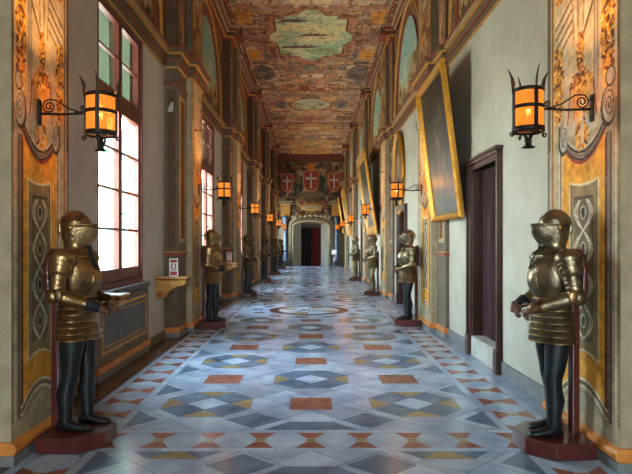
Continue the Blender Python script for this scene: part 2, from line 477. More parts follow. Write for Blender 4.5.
wb = MB(); wb.box(-3, -1.2, Y0-.24, Y0, -.05, ZC+.3, M_WALL_R); wb.box(1.2, 3, Y0-.24, Y0, -.05, ZC+.3, M_WALL_R); wb.box(-1.2, 1.2, Y0-.24, Y0, -.05, 1.0, M_WALL_R); wb.box(-1.2, 1.2, Y0-.24, Y0, 5.0, ZC+.3, M_WALL_R); struct(wb.build('wall_back'))  # opening left for the added fill window

# --- painted pier face ------------------------------------------------
def paint_pier():
    c = Cv(0, .96, .16, 4.66, .007, (178,154,120))
    A = c.all()
    YEL = (226,158,48)
    c.blot(A, (196,174,142), 3, .5, 1, .7); c.blot(A, (150,126,100), 5, .62, 2, .5)
    # lower part field
    c.rect(0, .96, .16, 2.5, (170,148,116))
    # edge stripes
    def stripes(v0, v1):
        for a, b, q in ((0, .035, (150,128,98)), (.035, .05, (204,182,146)), (.05, .09, (170,146,112)), (.09, .105, (52,40,32)), (.105, .135, (126,110,90)), (.135, .15, (70,44,34)),
                        (.72, .735, (206,184,148)), (.735, .755, (120,96,66)), (.755, .775, (212,190,154)), (.775, .86, (182,160,126)), (.86, .875, (120,98,72)), (.875, .9, (190,110,50)), (.9, .915, (214,196,166)), (.915, .96, (120,112,98))):
            c.rect(a, b, v0, v1, q)
    cu = .44
    sag = lambda u: 2.27 + .21*((u-cu)/.29)**2
    arch = lambda u: .53 - .15*np.clip(np.abs((u-cu)/.29), 0, 1)**2
    inside = (c.U > .15) & (c.U < .72)
    c.put(inside & (c.V < sag(c.U)) & (c.V > arch(c.U)), YEL)
    c.blot(inside & (c.V < sag(c.U)) & (c.V > arch(c.U)), (206,132,34), 3, .5, 3, .6)
    stripes(.3, 2.44)
    # red edge on the left of the yellow
    c.rect(.15, .165, .4, 2.4, (150,60,24))
    # sag outline
    for off, w, q in ((.0, .022, (140,52,26)), (.025, .02, (58,44,36)), (.055, .03, (120,102,80)), (.085, .02, (52,40,34)), (.11, .012, (208,188,156))):
        c.put((c.U > .12) & (c.U < .78) & (np.abs(c.V-sag(c.U)-off) < w/2*(1+1.2*np.abs(c.U-cu))), q)
    # arch outline
    for off, w, q in ((0, .014, (226,204,168)), (-.03, .03, (120,98,70)), (-.06, .012, (220,198,164)), (-.1, .014, (140,118,92))):
        c.put((c.U > .13) & (c.U < .75) & (np.abs(c.V-arch(c.U)-off) < w/2*(1+2*np.abs(c.U-cu))), q)
    # inner panel with guilloche
    pm = (c.U > .24) & (c.U < .60) & (c.V > .72+.05*(1-((c.U-.42)/.18)**2)) & (c.V < 2.11-.03*(1-((c.U-.42)/.18)**2))
    c.put((c.U > .225) & (c.U < .615) & (c.V > .70+.05*(1-((c.U-.42)/.19)**2)) & (c.V < 2.13-.03*(1-((c.U-.42)/.19)**2)), (228,200,150))
    c.put(pm, (150,120,80)); 
    c.rect(.585, .6, .74, 2.1, (58,44,34))
    c.rect(.295, .555, .84, 2.0, (92,70,48)); c.rect(.305, .555, .84, 1.975, (124,98,66))
    t = np.arange(.85, 1.97, .006)
    for ph in (0, PI):
        for w0 in (.02, 0, -.02):
            amp = .1
            us = .425 + (amp+w0)*np.sin((t-.85)/.29*PI + ph)
            pts = list(zip(us, t)); c.line(pts[::2], .009, (222,204,168))
    for kk in range(4):
        c.ellm(.425, .995+.29*kk, .03, .05, c=(60,50,40)); c.ring(.425, .995+.29*kk, .03, .05, .009, (200,180,146))
    # base area
    c.blot(c.V < .36, (140,118,92), 4, .5, 9, .6)
    # ---- cartouche above
    c.rect(.06, .9, 2.95, 4.66, (204,174,136))
    c.blot(c.V > 2.9, (214,178,132), 2.4, .5, 11, .8); c.blot(c.V > 2.9, (150,116,80), 5, .62, 12, .6)
    stripes2 = ((0, .03, (112,94,70)), (.03, .045, (204,182,146)), (.84, .86, (206,160,100)), (.86, .885, (120,90,60)), (.885, .91, (206,150,84)), (.91, .96, (96,84,70)))
    for a, b, q in stripes2: c.rect(a, b, 2.44, 4.66, q)
    # column shafts with diagonal mouldings
    c.poly([(.24, 2.95), (.64, 2.95), (.74, 4.66), (.3, 4.66)], (206,172,128))
    c.rect(.22, .30, 2.78, 3.5, (170,146,116)); c.rect(.24, .25, 2.78, 3.5, (92,72,52)); c.rect(.28, .287, 2.78, 3.5, (110,86,64))
    for q in range(4):
        y = 3.34+q*.09
        c.seg((.58, y+.05), (.82, y-.1), .022, (104,78,52)); c.seg((.58, y+.075), (.82, y-.075), .014, (232,204,164))
    for q in range(6):
        c.seg((.40+.03*q, 3.3), (.30+.07*q, 4.6), .012, (126,96,66) if q % 2 else (226,196,150))
    c.seg((.24, 3.6), (.45, 3.25), .03, (110,84,58)); c.seg((.27, 3.6), (.48, 3.25), .014, (230,204,160))
    # orange leaf swags
    rs = np.random.RandomState(3)
    def leaves(u0, u1, v0, v1, n, cols=((224,150,46), (186,108,32), (240,184,84), (112,66,28), (206,140,48), (90,54,28))):
        for _ in range(n):
            t_ = rs.rand(); v = v0+(v1-v0)*t_; wid = (u1-u0)*(.55+.45*math.sin(t_*PI)); u = (u0+u1)/2+(rs.rand()-.5)*wid
            c.ellm(u, v, .009+.010*rs.rand(), .016+.02*rs.rand(), rs.rand()*3, c=cols[rs.randint(len(cols))])
    leaves(.06, .19, 2.78, 3.7, 620); leaves(.08, .19, 3.7, 4.6, 220)
    leaves(.72, .84, 2.68, 3.32, 460)
    leaves(.42, .50, 3.02, 3.32, 90); leaves(.70, .82, 3.7, 4.5, 160)
    # centre mask and acanthus
    leaves(.32, .60, 2.84, 3.0, 110); leaves(.38, .56, 2.66, 2.9, 150)
    c.poly([(.30, 2.86), (.36, 2.6), (.44, 2.74), (.54, 2.6), (.60, 2.86)], (206,142,62), .75)
    c.poly([(.40, 2.62), (.36, 2.46), (.45, 2.38), (.54, 2.46), (.50, 2.62)], (216,156,74))
    leaves(.37, .53, 2.38, 2.62, 50)
    c.seg((.44, 2.44), (.45, 2.76), .05, (216,176,128)); c.seg((.30, 2.9), (.26, 2.62), .018, (128,66,30)); c.seg((.60, 2.9), (.64, 2.62), .018, (128,66,30))
    # volutes
    for u, v, ru, rv in ((.115, 2.64, .072, .13), (.70, 2.52, .06, .12)):
        c.ellm(u+.01, v-.015, ru+.014, rv+.02, c=(66,54,44)); c.ellm(u, v, ru, rv, c=(186,170,146))
        c.spiral(u, v, ru*.86, .011, (84,70,56), 2.3, 1, rv/ru)
    c.ellm(.10, 2.84, .05, .07, c=(180,164,140)); c.ring(.10, 2.84, .05, .07, .012, (80,66,54))
    # scratches / wear
    c.blot(c.all(), (128,108,84), 9, .72, 20, .35)
    return c
PIERC = paint_pier()
print('pier canvas', PIERC.U.shape)
def mould(mb, side, prof, ya, yb, m, ends=True):
    """profile = [(x offset from centre plane, z)...] extruded in y"""
    poly = [(side*x, z) for x, z in prof]
    mb.prism(poly, 'y', ya, yb, m)
def base_course(mb, side, xin, xface, ya, yb):
    """plinth + orange torus wrapped on front + both returns"""
    mb.box(side*xin, side*(xface-.035), ya-.035, yb+.035, 0, .075, M_PLINTH)
    r = .045; zc = .075+r
    prof = [(xface-.005, .075)]+[(xface-.01-r*.75*math.sin(a), zc-r*math.cos(a)) for a in [PI*i/8 for i in range(9)]]+[(xface-.005, .17), (xin, .17), (xin, .075)]
    mb.prism([(side*x, z) for x, z in prof], 'y', ya-.025, yb+.025, M_ORANGE)
def cap_course(mb, side, xin, xface, ya, yb, z0=4.62):
    for dx, za, zb, m in ((.02, z0, z0+.03, M_OCHRE), (.045, z0+.03, z0+.09, M_PIL), (.065, z0+.09, z0+.12, M_REDLINE), (.075, z0+.12, z0+.17, M_PIL),
                          (.07, z0+.17, z0+.215, M_PIL_BR), (.11, z0+.215, z0+.25, M_OCHRE), (.135, z0+.25, z0+.30, M_PIL), (.15, z0+.30, z0+.33, M_REDLINE)):
        mb.box(side*xin, side*(xface-dx), ya-dx, yb+dx, za, zb, m)
pier_mesh = {}
def build_side(side, wall):
    SIDE[0] = side; PW = (pier(0)[1]-pier(0)[0])/.96; BW = (pil(1)[0]-pier(0)[1])/LW
    xin = XL if side < 0 else XR
    for k in PIERS:
        a, b = pier(k)
        mb = MB(); mb.box(side*xin, side*(XP+.012), a+.012, b-.012, .0, ZC, M_PIL)
        # corner beads and grey return strips
        mb.box(side*xin, side*(XP+.004), a, a+.02, .16, 4.62, M_BEIGE); mb.box(side*xin, side*(XP+.004), b-.02, b, .16, 4.62, M_DKGREY)
        base_course(mb, side, xin, XP, a, b)
        cap_course(mb, side, xin, XP, a, b)
        o = mb.build('pier', wall)
        if side not in pier_mesh:
            q = PIERC.mesh('pier_painting', lambda U, V: (side*XP, U*PW, V), o, flip=(side < 0))
            pier_mesh[side] = q
        else:
            q = pier_mesh[side].copy(); COL.objects.link(q); q.parent = o
        q.location = (0, a, 0)
        a, b = pil(k)
        mb = MB(); mb.box(side*xin, side*XPI, a, b+.02, 0, 4.62, M_PIL)
        base_course(mb, side, xin, XPI, a, b-.05)
        cap_course(mb, side, xin, XPI, a, b-.05)
        # dado band with pedestal block, astragal, ochre inset strip
        mb.box(side*xin, side*(XPI-.025), a-.025, b+.01, 1.40, 1.46, M_REDLINE); mb.box(side*xin, side*(XPI-.03), a-.03, b+.01, 1.46, 1.475, M_OCHRE)
        mb.box(side*xin, side*(XPI-.03), a-.03, b+.01, 4.33, 4.36, M_REDLINE); mb.box(side*xin, side*(XPI-.02), a-.02, b+.01, 4.36, 4.40, M_PIL_BR)
        mb.box(side*XPI, side*(XPI-.006), a+.10, b-.12, 1.62, 4.2, M_BEIGE)
        mb.box(side*XPI, side*(XPI-.010), a+.14, b-.16, 1.66, 4.16, M_OCHRE)
        mb.box(side*XPI, side*(XPI-.014), a+.19, b-.21, 1.7, 4.12, M_PIL_BR)
        # thin painted strip on the return that faces along the gallery
        if side < 0:
            mb.box(-(XL-.06), -(XPI+.04), a-.004, a, 1.55, 4.25, M_PIL_BR)
            if k == 1: mb.prism([(-2.47, 3.88), (-2.37, 3.87), (-2.36, 4.03), (-2.40, 4.04), (-2.43, 3.97)], 'y', a-.007, a-.003, M_STONE_LT)
        mb.build('pilaster', wall)
        # upper storey pilaster
        a2, b2 = pil(k)
        mb = MB(); mb.box(side*xin, side*(XPI+.01), a2, b2+.02, 4.95, ZC, M_PIL_BR)
        mb.build('upper_pilaster', wall)
        c = UP; q = c.mesh('pilaster_ornament', lambda U, V: (side*(XPI-.004), U+a2, V), wall, flip=(side < 0)) if (side, 'u') not in pier_mesh else None
        if q: pier_mesh[(side, 'u')] = q; q['k0'] = 0
        else:
            q = pier_mesh[(side, 'u')].copy(); COL.objects.link(q); q.parent = wall; q.location = (0, P*(k-PIERS[0]), 0)
        a3, b3 = pier(k)
        if (side, 'p') not in pier_mesh:
            q = UPP.mesh('upper_pier_painting', lambda U, V: (side*(XP-.002), U*PW+a3, V), wall, flip=(side < 0)); pier_mesh[(side, 'p')] = q
        else:
            q = pier_mesh[(side, 'p')].copy(); COL.objects.link(q); q.parent = wall; q.location = (0, P*(k-PIERS[0]), 0)
    # string course and bay walls
    for k in range(-2, 6):
        a = max(pier(k)[1], Y0); b = min(pil(k+1)[0], Y1)
        mb = MB()
        for dx, za, zb, m in ((.02, 4.62, 4.65, M_OCHRE), (.04, 4.65, 4.71, M_PIL), (.06, 4.71, 4.74, M_REDLINE), (.07, 4.74, 4.79, M_PIL), (.065, 4.79, 4.835, M_PIL_BR), (.10, 4.835, 4.87, M_OCHRE), (.12, 4.87, 4.92, M_BEIGE), (.135, 4.92, 4.95, M_REDLINE)):
            mb.box(side*xin, side*(xin-dx), a, b, za, zb, m)
        mb.build('string_course', wall)
        if b-a > 3:
            if (side, 'l') not in pier_mesh:
                q = LUN.mesh('lunette_painting', lambda U, V: (side*(xin-.012), U*BW+a, V), wall, flip=(side < 0)); q['y'] = a; pier_mesh[(side, 'l')] = q
            else:
                q = pier_mesh[(side, 'l')].copy(); COL.objects.link(q); q.parent = wall; q.location = (0, a-pier_mesh[(side, 'l')]['y'], 0)
            if side < 0:  # raised arch moulding round the lunette
                pass
            mb = MB(); L_ = b-a; cy = (a+b)/2
            pts = [(side*(xin-.03), cy-2.0*math.cos(t), 4.95+2.42*math.sin(t)) for t in [PI*i/28 for i in range(29)]]
            mb.tube(pts, .035, M_OCHRE, 6); 
            pts = [(side*(xin-.03), cy-1.62*math.cos(t), 4.95+2.1*math.sin(t)) for t in [PI*i/28 for i in range(29)]]
            mb.tube(pts, .022, M_REDLINE, 6)
            mb.build('arch_moulding', wall)
    # skirting on plain wall + top cornice
    mb = MB()
    prev = Y0
    if side > 0:
        ys = [Y0] + [v for d in DOORS for v in (d[0]-.12, d[1]+.12)] + [Y1]
        for a, b in zip(ys[::2], ys[1::2]): mb.box(XR, XR-.022, a, b, 0, .17, M_PLINTH)
    else:
        mb.box(-XL, -XL+.022, Y0, Y1, 0, .12, M_PIL)
    struct(mb.build('baseboard_left' if side < 0 else 'baseboard_right'))
    mb = MB()
    for dx, za, zb, m in ((.05, 7.36, 7.40, M_REDLINE), (.08, 7.40, 7.47, M_OCHRE), (.10, 7.47, 7.56, M_PIL_BR), (.16, 7.56, 7.60, M_BEIGE), (.2, 7.60, 7.66, M_REDLINE), (.24, 7.66, ZC, M_BEIGE)):
        mb.box(side*xin, side*(XL-.05-dx), Y0, Y1, za, zb, m)
        for k in PIERS:
            a, b = pil(k)[0], pier(k)[1]
            mb.box(side*xin, side*(XP+.07-dx), a-dx*.5, b+dx*.5, za, zb, m)
    for k in PIERS:   # corbel blocks at the pilasters
        a = pil(k)[0]
        mb.box(side*2.2, side*1.98, a+.05, a+.5, 7.52, ZC, M_PIL_BR); mb.box(side*2.2, side*1.95, a, a+.55, 7.46, 7.54, M_REDLINE)
    mb.build('cornice', wall)

# upper pilaster ornament: candelabra strip
UP = Cv(0, .66, 4.95, 7.4, .02, (116,82,58))
UP.blot(UP.all(), (146,106,74), 4, .5, 31, .7)
UP.rect(.0, .03, 4.9, 7.5, (150,104,60)); UP.rect(.2, .46, 5.0, 7.35, (156,84,58)); UP.rect(.2, .215, 5, 7.35, (176,140,96)); UP.rect(.445, .46, 5, 7.35, (176,140,96))
UP.blot((UP.U > .22) & (UP.U < .44), (206,160,112), 9, .5, 32, .9); UP.blot((UP.U > .22) & (UP.U < .44), (64,60,48), 11, .58, 33, .9)
UPP = Cv(0, .96, 4.95, 7.4, .02, (150,112,74))
A = UPP.all(); UPP.blot(A, (196,132,62), 3, .5, 41, .8); UPP.blot(A, (96,62,42), 5, .55, 42, .8); UPP.blot(A, (206,186,146), 4, .62, 43, .8); UPP.blot(A, (150,60,34), 6, .62, 44, .7)
UPP.rect(0, .05, 4.9, 7.5, (120,88,60)); UPP.rect(.91, .96, 4.9, 7.5, (120,88,60)); UPP.rect(.05, .07, 4.9, 7.5, (190,156,110)); UPP.rect(.89, .91, 4.9, 7.5, (190,156,110))
# lunette painting for one bay (length 4.58)
LW = pil(1)[0]-pier(0)[1]
LUN = Cv(0, LW, 4.95, 7.4, .03, (112,78,50)); c = LUN; A = c.all(); cu = LW/2
c.blot(A, (168,110,58), 2, .5, 51, .9); c.blot(A, (70,52,40), 3.2, .55, 52, .8); c.blot(A, (130,60,40), 4, .6, 53, .8); c.blot(A, (186,156,112), 5, .63, 54, .7)
big = (((c.U-cu)/2.0)**2+((c.V-4.95)/2.42)**2) <= 1
c.put(big, (120,84,58)); c.blot(big, (150,112,78), 4, .5, 55, .8)
sm = (((c.U-cu)/1.62)**2+((c.V-4.95)/2.1)**2) <= 1
c.put(sm, (150,176,160)); c.blot(sm, (196,190,150), 1.2, .5, 56, .8)
hill = sm & (c.V < 5.75+.5*np.sin(c.U*1.7)+.25*np.sin(c.U*4.1))
c.put(hill, (176,146,98)); c.blot(hill, (116,92,56), 2.5, .5, 57, .9); c.blot(hill, (206,140,62), 3.5, .6, 58, .9)
low = sm & (c.V < 5.35+.15*np.sin(c.U*5))
c.put(low, (96,74,46)); c.blot(low, (170,120,60), 4, .52, 59, .9); c.blot(low, (50,44,34), 5, .55, 60, .9)
for _ in range(26):
    u = cu+(rnd.random()-.5)*2.6; v = 5.05+rnd.random()*.5
    c.ellm(u, v, .05, .13, (rnd.random()-.5), c=rnd.choice([(150,50,34), (60,60,52), (206,170,120), (88,100,96), (190,120,50)]))
build_side(-1, wall_left); build_side(1, wall_right); SIDE[0] = -1

# dado panels under the left windows
for k in range(-1, 6):
    a, b = win(k); a -= .16; b += .1
    mb = MB(); mb.box(-XL, -XL+.05, a, b, .17, .93, M_PIL)
    mb.box(-XL, -XL+.07, a, b, .0, .09, M_PLINTH); mb.box(-XL, -XL+.085, a, b, .09, .165, M_ORANGE)
    for y0, y1, z0, z1 in ((a+.16, b-.12, .82, .86), (a+.16, b-.12, .28, .32), (a+.16, a+.2, .32, .82), (b-.16, b-.12, .32, .82)):
        mb.box(-XL+.05, -XL+.062, y0, y1, z0, z1, M_OCHRE)
    mb.box(-XL+.05, -XL+.056, a+.2, b-.16, .32, .82, M_DKGREY)
    mb.box(-XL+.05, -XL+.066, a+.24, b-.20, .36, .375, M_OCHRE); mb.box(-XL+.05, -XL+.066, a+.24, b-.20, .765, .78, M_OCHRE)
    mb.build('dado_panel', wall_left)

# ------------------------------------------------------------ ceiling
def paint_ceiling():
    c = Cv(-2.42, 2.42, 2.0, Y1, .03, (176,118,84)); A = c.all()
    c.blot(A, (214,150,104), 1.5, .5, 61, .9); c.blot(A, (124,92,76), 2.4, .55, 62, .8)
    rs = np.random.RandomState(12)
    pal = [(216,136,94), (228,168,110), (140,116,106), (186,160,138), (226,156,66), (110,82,70), (190,104,72), (206,178,150), (168,128,104), (116,120,118), (232,200,154), (150,72,52), (92,74,66)]
    def sym(u0, u1, v0, v1, q, a=1.):
        c.rect(u0, u1, v0, v1, q, a); c.rect(-u1, -u0, v0, v1, q, a)
    v = 2.0
    while v < Y1:
        h = rs.uniform(.25, .75)
        u = 0
        while u < 2.4:
            w = rs.uniform(.15, .6); q = pal[rs.randint(len(pal))]
            sym(u, u+w, v, v+h, q, .75)
            if rs.rand() < .7:
                q2 = pal[rs.randint(len(pal))]; sym(u+.05, u+w-.05, v+.06, v+h-.06, q2, .8)
            if rs.rand() < .5: sym(u, u+.025, v, v+h, (96,64,50), .6)
            if rs.rand() < .6: sym(u, u+w, v, v+.03, rs.choice([0, 1]) and (92,62,48) or (232,190,140), .7)
            if rs.rand() < .45:
                q3 = pal[rs.randint(len(pal))]
                for s_ in (-1, 1):
                    c.ellm(s_*(u+w/2), v+h/2, w*.45, h*.42, 0, c=q3, al=.8); c.ring(s_*(u+w/2), v+h/2, w*.4, h*.38, .03, (226,180,126) if rs.rand() < .5 else (80,56,46))
            u += w
        v += h
    c.warp(.09, 2.2, 300); c.warp(.03, 7, 310)
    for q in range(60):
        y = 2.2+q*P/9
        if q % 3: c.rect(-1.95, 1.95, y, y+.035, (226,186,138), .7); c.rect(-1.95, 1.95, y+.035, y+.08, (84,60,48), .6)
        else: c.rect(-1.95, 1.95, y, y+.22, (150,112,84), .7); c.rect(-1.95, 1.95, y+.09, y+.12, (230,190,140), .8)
    # frames at every bay: dark ribs + light lines
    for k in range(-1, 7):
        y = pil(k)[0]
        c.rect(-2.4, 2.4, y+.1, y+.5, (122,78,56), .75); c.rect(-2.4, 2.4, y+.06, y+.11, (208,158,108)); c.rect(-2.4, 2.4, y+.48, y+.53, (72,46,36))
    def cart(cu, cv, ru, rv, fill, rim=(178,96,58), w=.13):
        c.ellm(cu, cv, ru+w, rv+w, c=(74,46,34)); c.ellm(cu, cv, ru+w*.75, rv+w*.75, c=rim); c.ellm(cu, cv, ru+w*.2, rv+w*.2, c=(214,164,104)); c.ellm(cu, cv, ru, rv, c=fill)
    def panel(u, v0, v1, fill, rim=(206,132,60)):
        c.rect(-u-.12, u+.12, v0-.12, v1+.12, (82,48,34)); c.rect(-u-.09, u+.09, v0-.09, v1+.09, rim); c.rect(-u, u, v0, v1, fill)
    # large sea piece
    for dv in (-6.2*2,):
        pass
    def sea(vc):
        def q(e):
            return ((np.abs(c.U) < 1.0+e) & (np.abs(c.V-vc) < 1.42+e)) | (c.em(0, vc, .66+e, 2.05+e) < 1) | (c.em(0, vc, 1.25+e, .9+e) < 1) | ((np.abs(c.U) < .72+e) & (np.abs(c.V-vc) < 1.62+e))
        c.put(q(.3), (112,62,42)); c.blot(q(.3), (196,128,86), 5, .5, 70, .9); c.put(q(.1), (196,120,76)); c.put(q(.045), (84,50,36))
        m = q(0); c.put(m, (206,210,160)); c.blot(m & (c.V < vc+.3), (232,212,144), .9, .45, 71, .9); c.blot(m, (160,190,160), 1.1, .55, 72, .8, av=1.7)
        c.blot(m & (c.V > vc+.9), (140,160,120), 2, .5, 75, .8)
        for (x, y, s_) in ((.1, vc-.25, .42), (-.35, vc+.75, .6), (-.5, vc-1.3, .4)):
            c.ellm(x, y, s_, .1, c=(96,62,40)); c.seg((x-.1*s_, y), (x-.1*s_-.1, y-.5*s_), .05, (84,54,38)); c.seg((x-s_*1.4, y+.12), (x+s_*1.3, y-.02), .04, (80,56,40)); c.seg((x+.2*s_, y), (x+.3*s_, y-.35*s_), .05, (110,70,44))
        for sx in (-1, 1):
            for yy in (vc-1.55, vc+1.5):
                c.poly([(sx*2.0, yy-.5), (sx*1.58, yy-.4), (sx*1.62, yy+.4), (sx*2.0, yy+.5)], (226,150,44)); c.blot(c.pmask([(sx*2.0, yy-.5), (sx*1.58, yy-.4), (sx*1.62, yy+.4), (sx*2.0, yy+.5)]), (176,96,30), 4, .58, 74, .8)
            c.ellm(sx*1.75, vc, .42, .55, c=(170,118,92)); c.blot(c.em(sx*1.75, vc, .42, .55) < 1, (100,66,52), 5, .5, 76, .9)
            for q_ in range(4):
                c.seg((sx*1.45, vc-1.1+.1*q_), (sx*1.4, vc-1.9), .06, ((120,112,104) if q_ % 2 else (84,74,68)))
                c.seg((sx*1.45, vc+1.1-.1*q_), (sx*(1.3+.07*q_), vc+1.95), .06, ((120,112,104) if q_ % 2 else (84,74,68)))
    sea(16.75); sea(4.4)
    cart(0, 19.7, .34, .33, (112,112,98)); 
    panel(.95, 21.7, 22.6, (150,66,44)); c.blot((np.abs(c.U) < .95) & (np.abs(c.V-22.15) < .45), (214,160,110), 5, .55, 80, .9)
    cart(0, 24.8, .82, .95, (186,182,150)); c.blot(c.em(0, 24.8, .82, .95) < 1, (140,130,96), 3, .55, 81, .9)
    for sx in (-1, 1):
        cart(sx*1.35, 24.8, .22, .62, (78,90,104), (150,110,70), .1); c.ellm(sx*1.75, 20.2, .45, .9, c=(84,70,66)); c.blot(c.em(sx*1.75, 20.2, .45, .9) < 1, (126,104,92), 4, .5, 84, .9)
        c.rect(min(sx*1.2, sx*2.0), max(sx*1.2, sx*2.0), 27.0, 27.9, (110,74,56)); 
    cart(0, 27.6, .5, .5, (150,80,60)); panel(1.1, 29.2, 30.6, (196,130,60)); cart(0, 29.9, .6, .5, (206,170,110)); cart(0, 32.4, .4, .55, (110,110,100))
    panel(1.3, 33.8, 35.2, (206,140,62)); cart(0, 34.5, .7, .5, (186,150,90)); panel(1.3, 36.4, 38.4, (214,150,60)); cart(0, 37.4, .8, .7, (190,120,50)); panel(.9, 11.6, 12.6, (150,66,44)); cart(0, 9.6, .8, .8, (180,170,140))
    for sx in (-1, 1):
        c.rect(min(sx*2.06, sx*2.42), max(sx*2.06, sx*2.42), 0, 50, (90,56,42)); c.rect(min(sx*2.03, sx*2.07), max(sx*2.03, sx*2.07), 0, 50, (206,150,96))
        c.rect(min(sx*2.14, sx*2.17), max(sx*2.14, sx*2.17), 0, 50, (190,90,50))
    c.warp(.035, 4, 320)
    c.blot(A, (96,64,50), 5, .6, 90, .45); c.blot(A, (236,190,146), 7, .64, 91, .5)
    c.C = c.C*.84+np.array(lin((140,116,84)))*.10
    return c
cb = MB(); cb.box(-3, 3, Y0-.4, Y1+3, ZC+.004, ZC+.3, M_PIL_BR)
ceiling = struct(cb.build('ceiling'))
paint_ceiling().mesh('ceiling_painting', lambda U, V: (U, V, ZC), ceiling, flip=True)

# ------------------------------------------------------------ end wall
def build_end():
    mb = MB(); AW, AH = 1.2, 2.75   # opening half width, springing
    arch = [(AW*math.cos(t), AH+.36*math.sin(t)) for t in [PI*i/20 for i in range(21)]]
    # wall as polygons around an arch opening
    yf = Y1; yb = Y1+.5
    mb.box(-3, -AW, yf+.01, yb, 0, ZC+.3, M_PIL); mb.box(AW, 3, yf+.01, yb, 0, ZC+.3, M_PIL)
    for (x0, z0), (x1, z1) in zip(arch, arch[1:]):
        mb.add([(x0, yf+.01, z0), (x1, yf+.01, z1), (x1, yf+.01, ZC+.3), (x0, yf+.01, ZC+.3)], [(0, 1, 2, 3)], M_PIL)
        mb.add([(x0, yf, z0), (x1, yf, z1), (x1, yb, z1), (x0, yb, z0)], [(0, 1, 2, 3)], M_BEIGE, True)
    mb.box(-3, 3, yb, yb+.01, AH+.2, ZC+.3, M_PIL)
    # vestibule
    D = yb+.75
    mb.box(-1.5, -1.2, yb, D, 0, 3.3, M_STONE_LT); mb.box(1.2, 1.5, yb, D, 0, 3.3, M_STONE_LT); mb.box(-1.5, 1.5, yb, D, 3.3, 3.4, M_STONE_LT)
    mb.box(-1.5, -.72, D, D+.3, 0, 3.4, M_STONE_LT); mb.box(.72, 1.5, D, D+.3, 0, 3.4, M_STONE_LT); mb.box(-.72, .72, D, D+.3, 2.72, 3.4, M_DOORFR)
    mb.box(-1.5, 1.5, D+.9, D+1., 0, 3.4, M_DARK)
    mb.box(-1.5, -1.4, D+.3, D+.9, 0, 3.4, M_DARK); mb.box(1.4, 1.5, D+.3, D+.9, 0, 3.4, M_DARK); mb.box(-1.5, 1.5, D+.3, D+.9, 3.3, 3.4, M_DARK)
    # beam under the ceiling
    mb.box(-2.5, 2.5, yf-.35, yf, 7.28, ZC, M_WOODRED); mb.box(-2.5, 2.5, yf-.40, yf, 7.2, 7.28, M_PIL_BR)
    # cornice at impost of the painted storey
    for s_ in (-1, 1):
        for dx, z0, z1, m in ((.12, 4.30, 4.38, M_BEIGE), (.18, 4.38, 4.46, M_PIL), (.25, 4.46, 4.54, M_BEIGE)):
            mb.box(s_*1.25, s_*2.3, yf-dx, yf, z0, z1, m)
        mb.box(s_*1.45, s_*2.1, yf-.12, yf, 3.5, 4.3, M_GOLDP)
        mb.box(s_*1.5, s_*2.05, yf-.14, yf, 0, .35, M_DKGREY)
    o = struct(mb.build('wall_end'))
    # painted field
    c = Cv(-2.4, 2.4, 3.3, 7.3, .03, (88,66,50)); A = c.all()
    c.blot(A, (128,92,62), 2.5, .5, 101, .9); c.blot(A, (52,42,38), 3, .55, 102, .9); c.blot(A, (150,60,40), 4, .62, 103, .8); c.blot(A, (176,150,116), 4, .6, 104, .8)
    for sx in (-1, 1):
        c.ellm(sx*.85, 5.6, .34, .75, sx*.25, c=(44,50,40)); c.blot(c.em(sx*.85, 5.6, .34, .75, sx*.25) < 1, (110,90,60), 5, .52, 106, .9)
    c.ellm(0, 6.9, .3, .28, c=(206,130,50)); c.ellm(0, 5.0, 1.0, .25, c=(104,84,62))
    c.mesh('heraldic_mural', lambda U, V: (U, yf-.003, V), o)
    # arch surround
    mb = MB()
    def ringpts(w, h): return [(w*math.cos(t), yf-.06, AH+h*math.sin(t)) for t in [PI*i/24 for i in range(25)]]
    for w, h, r, m in ((AW+.05, .42, .06, M_BEIGE), (AW+.2, .6, .1, M_PIL), (AW+.33, .78, .05, M_BEIGE)):
        pts = [(w, yf-.06, 0)]+ringpts(w, h)+[(-w, yf-.06, 0)]
        mb.tube(pts, r, m, 8)
    for i in range(9):
        t = PI*(.15+.7*i/8); mb.ell(((AW+.2)*math.cos(t), yf-.1, AH+.62+.12*math.sin(t)), (.1, .06, .12), M_BEIGE, 8, 6)
    mb.build('arch_surround', o)
    for s_ in (-1, 1):
        mb = MB(); mb.lathe([(.17, .35), (.17, .42), (.13, .47), (.125, 3.1), (.16, 3.15), (.17, 3.25), (.2, 3.3), (.2, 3.5)], M_BLUEM, 16, s_*1.78, yf-.14)
        mb.build('marble_column', o)
    # cartouche
    mb = MB(); tf = Matrix.Translation((0, yf-.04, 4.13))
    mb.ell((0, 0, 0), (.78, .06, .3), M_GOLDP, 24, 8, tf); mb.ell((0, -.03, 0), (.66, .05, .21), M_BEIGE, 24, 8, tf)
    for s_ in (-1, 1): mb.tube([(s_*(.7+.12*math.cos(a)*(1-a/9)), -.03, .12*math.sin(a)*(1-a/9)) for a in [i*.5 for i in range(14)]], .03, M_GOLDP, 6, tf=tf)
    mb.build('cartouche', o)
    # door
    d = struct(empty('door_5', None, None, (0, D+.2, 0)))
    mb = MB(); mb.box(-.71, 0, .0, .05, .02, 2.7, M_DARK); mb.build('door_leaf', d)
    # curtain folds on the right half
    mb = MB(); n = 40
    prof = [(0+.7*i/n, .0+.035*math.sin(i*1.1)) for i in range(n+1)]
    mb.prism(prof+[(x, y+.02) for x, y in prof[::-1]], 'z', .02, 2.7, M_CURT2); mb.build('curtain', d)
